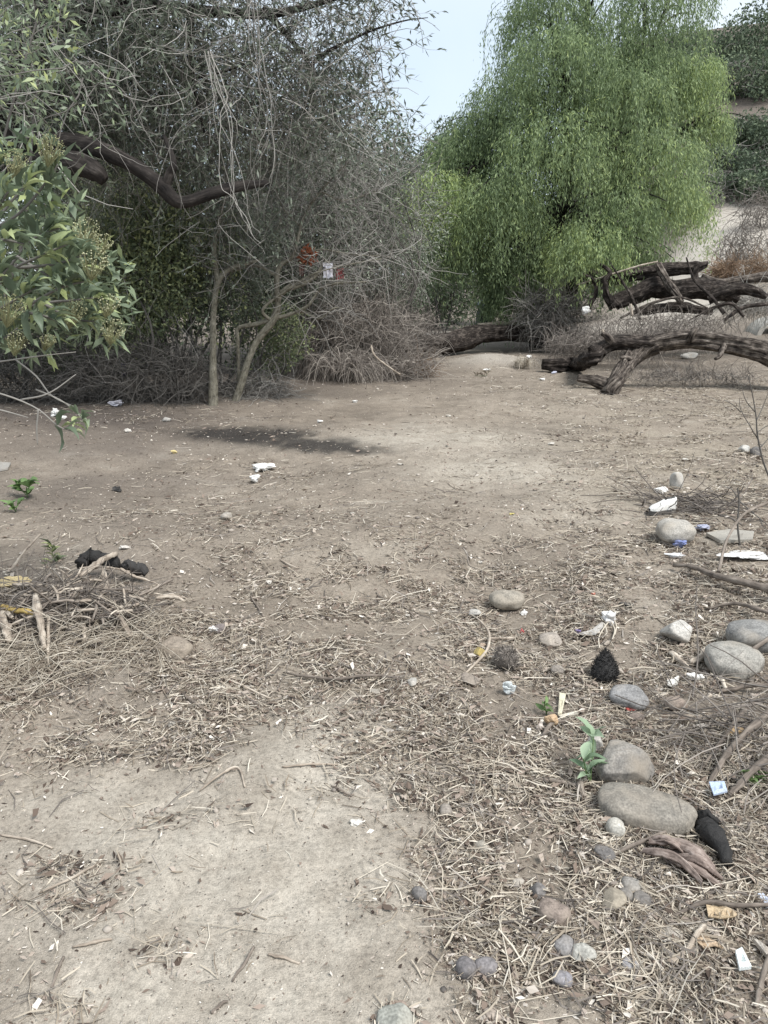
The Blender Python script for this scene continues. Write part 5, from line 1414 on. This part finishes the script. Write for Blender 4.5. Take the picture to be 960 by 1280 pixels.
def sack():
    g = np.array([P(605, 400, 22.0)[0], 22.0, 0]); g[2] = hz(g[0], g[1])
    top = P(607, 374, 22.0)[2] - g[2]
    t = thing('dark_sack', 'upright dark sack with pale grey cloth on top behind the black log', 'sack', g)
    n, k = 16, 18; z = np.linspace(0, 1, n); th = np.linspace(0, 2 * np.pi, k, endpoint=False)
    r = .24 * interp([.85, 1.05, 1.08, 1.0, .95, .85, .5], n)
    rr = r[:, None] * (1 + .22 * (vn2(th[None] * 1.6 + 0 * z[:, None], z[:, None] * 5 + 0 * th[None], 4) - .5))
    v = g + np.stack([rr * np.cos(th), rr * np.sin(th), np.broadcast_to(z[:, None] * top * .8, rr.shape)], -1).reshape(-1, 3) if False else (np.stack([rr * np.cos(th), rr * np.sin(th), np.broadcast_to(z[:, None] * top * .8, rr.shape)], -1).reshape(-1, 3) + g)
    q = [(i * k + j, i * k + (j + 1) % k, (i + 1) * k + (j + 1) % k, (i + 1) * k + j) for i in range(n - 1) for j in range(k)]
    o = part('sack_body', MB().add(v, q), M_LITTER, t); o.color = (.022, .025, .034, 1)
    vv, f = ICO4
    kk = 1 + .5 * (vn3(vv[:, 0] * 2.2, vv[:, 1] * 2.2, vv[:, 2] * 2.2, 8) - .5)
    o = part('cloth_bundle', MB().add(vv * kk[:, None] * [.25, .22, .14] + g + [0.02, 0, top * .84], None, f), M_LITTER, t); o.color = (.22, .25, .27, 1)


sack()


# ------------------------------------------------------------------ small green plants
def weed(px, py, h, n, L, W, mat, label, seed, name='weed', spread=.5, tn=(.1, .9)):
    rng = np.random.default_rng(seed); g = G(px, py); d = np.linalg.norm(g - [0, 0, EYE]); H = h * d / F
    t = thing(name, label, 'plant', g)
    sm = MB()
    k = max(2, n // 7)
    st = np.repeat(g[None], k, 0); ps = walk(st, rng.normal(size=(k, 3)) * spread + [0, 0, 1], H * (.6 + .5 * rng.random(k)), 7, .12, .05, rng)
    tubes(sm, ps, np.linspace(.003, .0015, 7), 4, .6)
    part('stem', sm, M_WEED, t)
    for i in range(n):
        m = rng.integers(0, k); u = 1 + rng.integers(0, 6)
        pos = ps[m, u]; az = rng.random() * 6.28
        dr = unit(np.array([math.cos(az), math.sin(az), .35 + .5 * rng.random()]))
        lf = leaf_blade(LEAFV[rng.integers(0, len(LEAFV))], pos, dr, L * (.6 + .6 * rng.random()), W * (.7 + .5 * rng.random()), rng, mat, t)


def blade_mesh(seed):
    """unit leaf blade along +Y with midrib fold, arch and slightly wavy edge"""
    rng = np.random.default_rng(seed); mb = MB()
    n = 7; y = np.linspace(0, 1, n); w = np.array([.05, .34, .50, .50, .40, .22, .02])
    arch = (.10 + .12 * rng.random()) * np.sin(np.pi * y * .9) - .12 * y ** 2
    v = []
    for i in range(n):
        for s in (-1, 0, 1):
            v.append((s * w[i], y[i], arch[i] + abs(s) * w[i] * (.22 + .1 * rng.normal()) ))
    q = []
    for i in range(n - 1):
        for j in (0, 1): q.append((i * 3 + j, i * 3 + j + 1, i * 3 + 4 + j, i * 3 + 3 + j))
    mb.add(v, q, None, .5)
    return mb


LEAFV = [blade_mesh(i) for i in range(5)]
LEAFM = {}


def leaf_blade(mbv, pos, d, L, W, rng, mat, parent, roll=None):
    tn = int(rng.integers(0, 4))
    key = (id(mbv), mat.name, tn)
    if key not in LEAFM:
        mbv.tint = [np.full(mbv.n, (.12, .40, .62, .92)[tn], np.float32)]
        LEAFM[key] = mbv.mesh('leaf', mat)
    d = unit(d); up = np.array([0, 0, 1.0]) + rng.normal(size=3) * .35
    x = unit(np.cross(d, up)); z = np.cross(x, d)
    Mx = Matrix(((x[0] * W, d[0] * L, z[0] * L, 0), (x[1] * W, d[1] * L, z[1] * L, 0), (x[2] * W, d[2] * L, z[2] * L, 0), (0, 0, 0, 1)))
    o = bpy.data.objects.new('leaf', LEAFM[key]); COL.objects.link(o); o.parent = parent
    loc, rot, scl = Mx.decompose()
    o.location = tuple(pos - rootloc(parent)); o.rotation_euler = rot.to_euler(); o.scale = (W, L, L)
    return o


weed(738, 978, 50, 14, .085, .030, M_SILVERWEED, 'silvery green weed growing beside the ridged grey boulder', 1, spread=.45)
weed(35, 622, 34, 16, .11, .05, M_WEED, 'small bright green sapling on dark soil at the left edge', 2)
weed(20, 640, 18, 8, .09, .04, M_WEED, 'tiny green sprout below the small sapling at the left edge', 3)
weed(70, 702, 20, 22, .075, .03, M_SHRUB, 'dull dark green weed behind the twig heap on the left', 4, spread=1.2)
weed(683, 893, 24, 6, .05, .016, M_WEED, 'small green shoot growing behind the orange peel', 5, spread=.3)
weed(936, 985, 22, 12, .07, .014, M_WEED, 'thin pale green grass tuft beside the thick bare branch', 6, spread=.7)
weed(716, 425, 30, 24, .12, .02, M_WEED, 'yellowish green weed in the dry grass under the pepper tree', 7, spread=.5)
weed(608, 470, 18, 14, .12, .02, M_STRAW, 'dry grass blades on the path in front of the low pale boulder', 8, spread=.7)


def sapling():
    rng = np.random.default_rng(14)
    b = np.array([1.62 + .9, 0, 0]); b = G(968, 610); Y = b[1]
    t = thing('bare_sapling', 'leafless dark sapling with thin upright twigs at the right edge', 'sapling', b)
    main = spline([b, P(955, 580, Y), P(947, 545, Y), P(945, 520, Y), P(940, 490, Y), P(935, 470, Y)], 24)
    part('stem', tubes(MB(), main, np.linspace(.009, .003, 24), 6, .15), M_TWIG, t)
    for pts in [[(948, 550), (936, 530), (926, 512), (924, 497)], [(946, 525), (955, 505), (964, 480)], [(950, 560), (962, 545), (972, 520)], [(926, 515), (915, 505), (905, 500)], [(944, 515), (932, 500), (926, 478)], [(947, 540), (960, 532), (975, 530)]]:
        q = spline([P(a, c, Y + .03 * rng.normal()) for a, c in pts], 12)
        part('twig', tubes(MB(), q, np.linspace(.005, .0018, 12), 4, .25), M_TWIG, t)
    b = G(925, 682); Y = b[1]
    t = thing('bare_sapling', 'single forked dead stalk standing beside the flat grey board', 'sapling', b)
    part('stem', tubes(MB(), spline([b, P(922, 655, Y), P(924, 628, Y), P(922, 610, Y)], 14), np.linspace(.007, .004, 14), 6, .2), M_TWIG, t)
    for pts in [[(924, 626), (940, 640), (958, 655), (975, 672)], [(950, 648), (954, 658), (968, 670)], [(922, 622), (915, 612), (905, 608)]]:
        part('twig', tubes(MB(), spline([P(a, c, Y) for a, c in pts], 12), np.linspace(.004, .002, 12), 4, .3), M_TWIG, t)


sapling()


def toyon():
    """the flowering bush in the left foreground: single leaves in whorls at the branch ends"""
    rng = np.random.default_rng(33)
    b = np.array([-2.35, 2.9, 0.]); b[2] = hz(b[0], b[1])
    t = thing('flowering_bush', 'leafy green bush with cream flower clusters leaning in from the left foreground', 'bush', b)
    hub = np.array([-2.0, 2.9, .9])
    arms = [  # photograph points with distance, from the stem outwards
        ([(-90, 330, 2.9), (-20, 290, 2.9), (20, 245, 2.9), (48, 215, 2.95)], 1), ([(-80, 300, 2.8), (-10, 265, 2.75), (10, 240, 2.7)], 1), ([(-40, 300, 3.0), (20, 270, 3.0), (62, 222, 3.0), (72, 205, 3.0)], 1),
        ([(-80, 400, 2.9), (0, 345, 2.85), (55, 318, 2.8), (85, 305, 2.8)], 1), ([(20, 335, 2.85), (70, 330, 2.85), (108, 318, 2.85)], 1), ([(-60, 420, 2.8), (10, 380, 2.75), (45, 360, 2.7)], 1),
        ([(-60, 430, 3.0), (30, 385, 3.0), (95, 375, 3.0), (128, 372, 3.0)], 1), ([(30, 385, 2.95), (75, 360, 2.9), (105, 352, 2.9)], 1), ([(-50, 380, 2.6), (-5, 350, 2.6), (10, 335, 2.6)], 1),
        ([(-50, 440, 2.7), (0, 425, 2.7), (22, 410, 2.7)], 1), ([(0, 350, 3.1), (40, 300, 3.1), (75, 285, 3.1)], 1), ([(55, 380, 3.05), (90, 398, 3.05), (118, 402, 3.05)], 1), ([(-60, 250, 2.9), (-20, 225, 2.9), (5, 205, 2.9)], 1),
        ([(30, 390, 2.7), (55, 395, 2.7), (75, 402, 2.7)], 1), ([(-50, 310, 2.7), (0, 300, 2.7), (30, 305, 2.7)], 1), ([(20, 320, 2.9), (60, 345, 2.85), (70, 350, 2.8)], 1), ([(-40, 395, 2.9), (-5, 395, 2.9), (15, 400, 2.9)], 1),
        ([(-60, 460, 2.9), (0, 452, 2.9), (50, 445, 2.9), (95, 440, 2.9)], 0), ([(20, 450, 2.9), (45, 470, 2.85), (65, 495, 2.8), (92, 508, 2.8)], 0),
        ([(-60, 480, 2.7), (0, 492, 2.7), (45, 510, 2.7), (72, 532, 2.7), (92, 540, 2.7)], 2), ([(45, 487, 2.85), (75, 500, 2.85), (95, 515, 2.85), (105, 528, 2.8)], 2), ([(-30, 505, 2.7), (10, 515, 2.7), (35, 522, 2.7)], 0),
        ([(48, 512, 2.7), (46, 535, 2.7), (47, 556, 2.7)], 0), ([(25, 500, 2.75), (60, 492, 2.75), (95, 468, 2.8)], 0)]
    tips = []
    for pts, k in arms:
        q = spline(logpts(pts), 16)
        m = [.006, .005, .003] if k == 1 else [.0035, .0028, .0014]
        part('branch', tubes(MB(), q, interp(m, 16), 6, .3 if k == 1 else .6, True, .15, int(pts[-1][0]) + 200), M_TWIG, t)
        if k: tips.append((q, k))
    for p in ([b, hub + [-.1, 0, -.2], P(-90, 330, 2.9)], [b, P(-100, 420, 2.9), P(-60, 430, 3.0)], [b, P(-110, 480, 2.8), P(-60, 460, 2.9)]):
        part('stem', tubes(MB(), spline(p, 14), np.linspace(.022, .010, 14), 8, .3, True, .15, 3), M_TWIG, t)
    nleaf = 0; back = MB()
    for q, k in tips:
        ax = unit(q[-1] - q[-4])
        nn = 15 if k == 1 else 7
        for i in range(nn):
            f = i / (nn - 1)
            pos = q[-1] - ax * (.11 if k == 1 else .07) * f
            az = i * 2.4 + rng.normal() * .3
            e1 = unit(np.cross(ax, [0.2, .3, 1])); e2 = np.cross(ax, e1)
            el = (.2 + .85 * f) + rng.normal() * .15
            dr = ax * math.cos(el) + (e1 * math.cos(az) + e2 * math.sin(az)) * math.sin(el) + np.array([0, 0, .30])
            L = (.06 + .045 * rng.random()) * (.75 + .45 * f) * (1 if k == 1 else .8)
            if nleaf < 280:
                leaf_blade(LEAFV[rng.integers(0, 5)], pos, dr, L * 1.05, L * (.27 + .08 * rng.random()), rng, M_TOYON, t); nleaf += 1
    for cx, cy, Y, r in [(20, 270, 3.25, .16), (60, 320, 3.3, .18), (90, 370, 3.3, .17), (20, 370, 3.2, .2), (-10, 320, 3.1, .2), (40, 410, 3.2, .13), (100, 330, 3.4, .13), (125, 350, 3.4, .11), (130, 400, 3.3, .09), (40, 200, 3.3, .11), (70, 290, 3.2, .13), (20, 225, 3.2, .12), (60, 250, 3.4, .12)]:
        c = P(cx, cy, Y)
        clump_leaves(back, rng, c, (r * 1.2, r * .8, r * 1.15), 80, .075, .023, .55, .2, .8, .28)
    part('foliage', back, M_TOYON, t, kind='stuff')
    for cx, cy, Y, r, tn in [(64, 183, 2.95, .052, .35), (20, 200, 2.85, .045, .25), (108, 285, 2.95, .05, .6), (118, 325, 2.85, .055, .7), (12, 382, 2.65, .055, .4), (95, 386, 2.9, .045, .55), (136, 378, 3.0, .045, .8), (142, 410, 3.0, .05, .75), (22, 425, 2.7, .042, .7), (88, 395, 2.9, .04, .5), (60, 425, 2.9, .03, .6), (128, 302, 3.0, .04, .65)]:
        c = P(cx, cy, Y); mb = MB()
        n = 110
        pp = inell(n, rng, c, (r, r * .9, r * .75), .55)
        v, f = ICO1
        sz = .0022 * (.6 + .7 * rng.random(n))
        vv = (pp[:, None] + v[None] * sz[:, None, None]).reshape(-1, 3)
        ff = (f[None] + (np.arange(n) * len(v))[:, None, None]).reshape(-1, 3)
        mb.add(vv, None, ff, np.repeat(np.clip(tn + .25 * rng.normal(size=n), 0, 1), len(v)))
        o = c - np.array([.02, 0, r * 1.3])
        k = 40
        tubes(mb, np.stack([np.repeat(o[None], k, 0), (o + pp[:k]) / 2 + rng.normal(size=(k, 3)) * .004, pp[:k]], 1), .0009, 3, .15)
        part('flower_cluster', mb, M_FLOWER, t)


toyon()

# olive sapling foliage above the flowering bush
bush('leafy_sapling', 'narrow leaved olive green sapling above the flowering bush at upper left', 'sapling', 20, 95, 4.6, (.55, .5, .55), 900, .06, .016, .62, M_TOYON, 90, None, .5, .003, clumps=9, stems=3, root=(-3.9, 4.4))


# ------------------------------------------------------------------ straw, chips, twigs and grit on the ground
DENS = [(720, 900, 260, 150, .85), (860, 1010, 200, 200, 1.2), (800, 800, 190, 70, .75), (610, 1050, 110, 130, .85), (640, 1190, 130, 80, .6), (890, 1150, 130, 120, 1.2), (790, 1235, 120, 40, .45),
        (100, 875, 190, 55, 1.3), (60, 800, 170, 60, 1.2), (250, 800, 150, 65, 1.0), (400, 790, 160, 60, .7), (210, 930, 90, 30, .8), (150, 930, 60, 20, .7), (900, 700, 130, 70, .8), (500, 880, 90, 40, .75), (560, 960, 110, 60, .6),
        (95, 1085, 60, 14, .7), (105, 1130, 45, 22, .6), (300, 1175, 60, 26, .6), (325, 1150, 20, 18, .7), (235, 1200, 50, 20, .5), (285, 1025, 26, 14, .7), (270, 965, 40, 10, .6), (440, 1030, 45, 26, .6), (380, 980, 50, 14, .4), (160, 1020, 60, 16, .5), (45, 1260, 60, 20, .5), (40, 950, 80, 30, .6),
        (330, 590, 100, 18, .45), (250, 655, 140, 25, .3), (870, 540, 200, 60, .55), (880, 620, 110, 40, .6), (150, 520, 180, 14, .4), (820, 440, 220, 45, .9), (840, 490, 170, 20, .6), (600, 730, 200, 60, .35), (420, 690, 200, 40, .22), (500, 1110, 60, 60, .4), (480, 960, 60, 60, .3)]


def ground_points(n, rng, power=1.15, ymax=13.0, base=.07, lo=.85, sup=.95):
    """points on the ground, thicker near the viewer's end of the clearing, weighted by how littered each place is"""
    out = []; got = 0
    while got < n:
        m = n * 3
        u = rng.random(m)
        e = 1 - power
        y = (lo ** e + u * (ymax ** e - lo ** e)) ** (1 / e)
        x = (rng.random(m) * 2 - 1) * (.66 * y + .45) + (rng.random(m) < .16) * np.where(rng.random(m) < .5, -1, 1) * 1.0
        z = height(x, y)
        px, py = proj(x, y, z)
        w = np.clip(pxblobs(np.clip(px, 30, 925), np.minimum(py, 1330), DENS), 0, 1.3)
        pat = fbm(x / .22, y / .22, 61, 3); pat2 = fbm(x / .9, y / .9, 66, 2)
        bare = np.clip(pxblobs(px, py, PALE[:4]) * (.55 + .9 * fbm(x / .3, y / .3, 71, 3)), 0, 1)
        w = w * np.clip((pat - .36) * 4.2, 0.03, 1.5) * (1 - .6 * bare) + base * (.3 + 1.4 * pat2) * (1 - sup * bare)
        keep = rng.random(m) < w / 1.5
        out.append(np.stack([x[keep], y[keep]], 1)); got += int(keep.sum())
    return np.concatenate(out)[:n]


def straw_scatter(name, label, n, Lr, Wr, seed, mat, tnm, tns, lift, ymax, power, base, curl=.35, grow=.35, bank=0, sup=.95):
    rng = np.random.default_rng(seed)
    p = ground_points(n, rng, power, ymax, base, .85, sup)
    if bank:
        sx = np.array([z for z in STONES if z[1] < 8]); k = rng.integers(0, len(sx), bank * len(sx))
        a = rng.random(len(k)) * 6.283; rr = sx[k, 2] * (.80 + .5 * rng.random(len(k)) ** 1.5)
        p = np.concatenate([p, sx[k, :2] + np.stack([np.cos(a), np.sin(a) * .9], 1) * rr[:, None]])
    M = len(p)
    far = np.maximum(1, (p[:, 1] / 2.5)) ** grow
    L = (Lr[0] + (Lr[1] - Lr[0]) * rng.random(M) ** 2.2) * far
    W = (Wr[0] + (Wr[1] - Wr[0]) * rng.random(M)) * far
    az = rng.random(M) * np.pi * 2 + .0
    d = np.stack([np.cos(az), np.sin(az)], 1); s = np.stack([-d[:, 1], d[:, 0]], 1)
    cv = rng.normal(size=M) * curl * .35
    off = np.array([-.5, 0, .5])
    cx = p[:, None] + d[:, None] * (off[None, :, None] * L[:, None, None]) + s[:, None] * ((np.array([1, 0, 1]) * .5)[None, :, None] * (cv * L)[:, None, None])
    gz = hz(cx[..., 0], cx[..., 1])
    tilt = rng.normal(size=M) * .12
    lf = .002 + lift * rng.random(M) ** 2.5
    z = np.maximum(gz, gz.mean(1, keepdims=True) - .004) + lf[:, None] + np.abs(tilt)[:, None] * L[:, None] * (off * np.sign(tilt)[:, None] + .5) * .5
    roll = rng.normal(size=M) * .6
    hw = W / 2
    v = np.empty((M, 3, 2, 3))
    for k, sg in enumerate((-1, 1)):
        ta = np.array([.75, 1, .6])
        v[:, :, k, :2] = cx + s[:, None] * (sg * hw * np.cos(roll))[:, None, None] * ta[None, :, None]
        v[:, :, k, 2] = z + sg * (hw * np.sin(roll))[:, None] * ta[None]
    q = np.array([(0, 1, 3, 2), (2, 3, 5, 4)])
    q = (q[None] + (np.arange(M) * 6)[:, None, None]).reshape(-1, 4)
    tn = np.clip(tnm + tns * rng.normal(size=M), 0, 1)
    if name == 'leaf_litter':          # chips: one bent four-cornered flake each
        w4 = np.stack([v[:, 0, 0], v[:, 1, 1] + (v[:, 1, 1] - v[:, 1, 0]) * .25, v[:, 2, 1], v[:, 1, 0]], 1)
        mb = MB().add(w4.reshape(-1, 3), np.arange(4 * M).reshape(M, 4), None, np.repeat(tn, 4))
        single(name, mb, mat, (0, 0, 0), label, None, None, 'stuff', smooth=False)
        return
    mb = MB().add(v.reshape(-1, 3), q, None, np.repeat(tn, 6))
    single(name, mb, mat, (0, 0, 0), label, None, None, 'stuff', smooth=False)


straw_scatter('straw_litter', 'pale dry straw and grass stems strewn over the dirt', 84000, (.012, .085), (.0016, .0042), 71, M_STRAW, .55, .24, .022, 12, 1.35, .03, bank=40)
straw_scatter('straw_litter', 'long pale curved grass stems lying over the litter', 3200, (.07, .26), (.0016, .0030), 74, M_STRAW, .68, .18, .035, 8, 1.3, .008, 1.0)
straw_scatter('leaf_litter', 'small brown bark chips and leaf crumbs scattered on the dirt', 76000, (.006, .030), (.004, .011), 72, M_CHIP, .40, .28, .014, 13, 1.2, .08, .2, bank=50)
straw_scatter('leaf_litter', 'broken brown leaves and larger bark flakes in the litter', 9000, (.018, .055), (.008, .020), 76, M_CHIP, .40, .27, .022, 9, 1.25, .02, .5, sup=1.0)
straw_scatter('leaf_litter', 'fine dry crumbs and chips over the middle of the clearing', 42000, (.004, .015), (.0025, .007), 75, M_CHIP, .58, .30, .008, 15, .85, .30, .25)
straw_scatter('straw_litter', 'dry grass stems lying under and around the fallen logs', 14000, (.03, .12), (.003, .006), 78, M_STRAW, .5, .25, .03, 18, .2, .0, .4, .2)
straw_scatter('twig_litter', 'thin dark broken twigs lying in the litter', 9000, (.03, .16), (.0022, .005), 73, M_MAUVE, .42, .25, .03, 12, 1.2, .05, .5, sup=1.0)
straw_scatter('leaf_litter', 'powdery specks of straw and chips trodden into the bare dirt', 26000, (.002, .009), (.0012, .004), 77, M_CHIP, .5, .33, .003, 5, 1.5, .30, .2, sup=.1)


def grit(name, label, n, rr, seed, base, ymax, power):
    rng = np.random.default_rng(seed)
    p = ground_points(n, rng, power, ymax, base)
    M = len(p); v, f = ICO1
    far = np.maximum(1, (p[:, 1] / 3)) ** .5
    r = (rr[0] + (rr[1] - rr[0]) * rng.random(M) ** 3) * far
    sc = np.stack([.7 + .6 * rng.random(M), .7 + .6 * rng.random(M), .45 + .35 * rng.random(M)], 1) * r[:, None]
    az = rng.random(M) * 6.28; c, s = np.cos(az), np.sin(az)
    vv = v[None] * sc[:, None] * (1 + .25 * (rng.random((M, len(v))) - .5))[..., None]
    xx = vv[..., 0] * c[:, None] - vv[..., 1] * s[:, None]; yy = vv[..., 0] * s[:, None] + vv[..., 1] * c[:, None]
    zz = vv[..., 2] + (hz(p[:, 0], p[:, 1]) + sc[:, 2] * .35)[:, None]
    vv = np.stack([xx + p[:, :1], yy + p[:, 1:], zz], -1).reshape(-1, 3)
    ff = (f[None] + (np.arange(M) * len(v))[:, None, None]).reshape(-1, 3)
    single(name, MB().add(vv, None, ff, np.repeat(np.clip(.5 + .22 * rng.normal(size=M), 0, 1), len(v))), M_PEB, (0, 0, 0), label, None, None, 'stuff')


grit('grit', 'small loose stones and clods scattered over the dirt', 5200, (.002, .014), 81, .16, 14, 1.1)


def heap():
    """the heap of twigs and driftwood at the left"""
    rng = np.random.default_rng(91)
    g = G(72, 780)
    for n, sp, rr, L, m, tn, lab in [(900, (.40, .24, .11), (.0013, .003), (.10, .3), M_MAUVE, (.1, .8), 'heap of dry grey twigs and thin sticks at the left edge'),
                                     (300, (.42, .26, .11), (.0025, .008), (.08, .22), M_STICK, (.3, .9), 'brown broken sticks mixed into the twig heap at the left edge'),
                                     (150, (.42, .28, .11), (.004, .010), (.06, .2), M_DRIFT, (.35, .8), 'tan bleached stick pieces strewn over the twig heap at the left edge'),
                                     (900, (.60, .46, .03), (.0010, .0022), (.10, .3), M_STRAW, (.3, .95), 'loose drift of straw stems spreading down from the twig heap at the left edge')]:
        mb = MB()
        st = inell(n, rng, g + [0, .05 if m is not M_STRAW else -.22, .05], sp); st[:, 2] = np.maximum(st[:, 2], hz(st[:, 0], st[:, 1]) + .006)
        ps = walk(st, rdir(n, rng) * [1, 1, .30], L[0] + (L[1] - L[0]) * rng.random(n), 6, .10, -.06, rng)
        ps[..., 2] = np.maximum(ps[..., 2], hz(ps[..., 0], ps[..., 1]) + .004)
        tubes(mb, ps, (rr[0] + (rr[1] - rr[0]) * rng.random(n) ** 2)[:, None] * (np.array([.8, 1.05, .95, 1, .9, .6]) + .12 * rng.normal(size=(n, 6))), 5 if rr[1] > .003 else 3, tn[0] + (tn[1] - tn[0]) * rng.random(n))
        single('twig_heap', mb, m, g, lab, None, None, 'stuff')
    mb = MB(); rng = np.random.default_rng(92)
    g = G(940, 930); n = 150
    st = inell(n, rng, g + [0, 0, .05], (.33, .35, .08)); st[:, 2] = np.maximum(st[:, 2], hz(st[:, 0], st[:, 1]) + .01)
    ps = walk(st, rdir(n, rng) * [1, 1, .3], .12 + .4 * rng.random(n), 6, .12, -.03, rng)
    ps[..., 2] = np.maximum(ps[..., 2], hz(ps[..., 0], ps[..., 1]) + .004)
    tubes(mb, ps, (.0014 + .003 * rng.random(n) ** 2)[:, None] * np.linspace(1, .6, 6), 4, .15 + .7 * rng.random(n))
    single('twig_heap', mb, M_MAUVE, g, 'loose layer of thin grey twigs at the right edge below the boulders', 'twig heap', None, 'stuff')
    mb = MB(); rng = np.random.default_rng(93)
    g = G(862, 634); n = 150
    st = inell(n, rng, g + [0, 0, .03], (.38, .28, .04)); st[:, 2] = np.maximum(st[:, 2], hz(st[:, 0], st[:, 1]) + .01)
    ps = walk(st, rdir(n, rng) * [1, 1, .25], .15 + .4 * rng.random(n), 6, .12, -.03, rng)
    ps[..., 2] = np.maximum(ps[..., 2], hz(ps[..., 0], ps[..., 1]) + .004)
    tubes(mb, ps, (.002 + .004 * rng.random(n) ** 2)[:, None] * np.linspace(1, .6, 6), 4, .1 + .6 * rng.random(n))
    single('twig_heap', mb, M_MAUVE, g, 'scatter of dark twigs around the white shoe', 'twig heap', None, 'stuff')


heap()
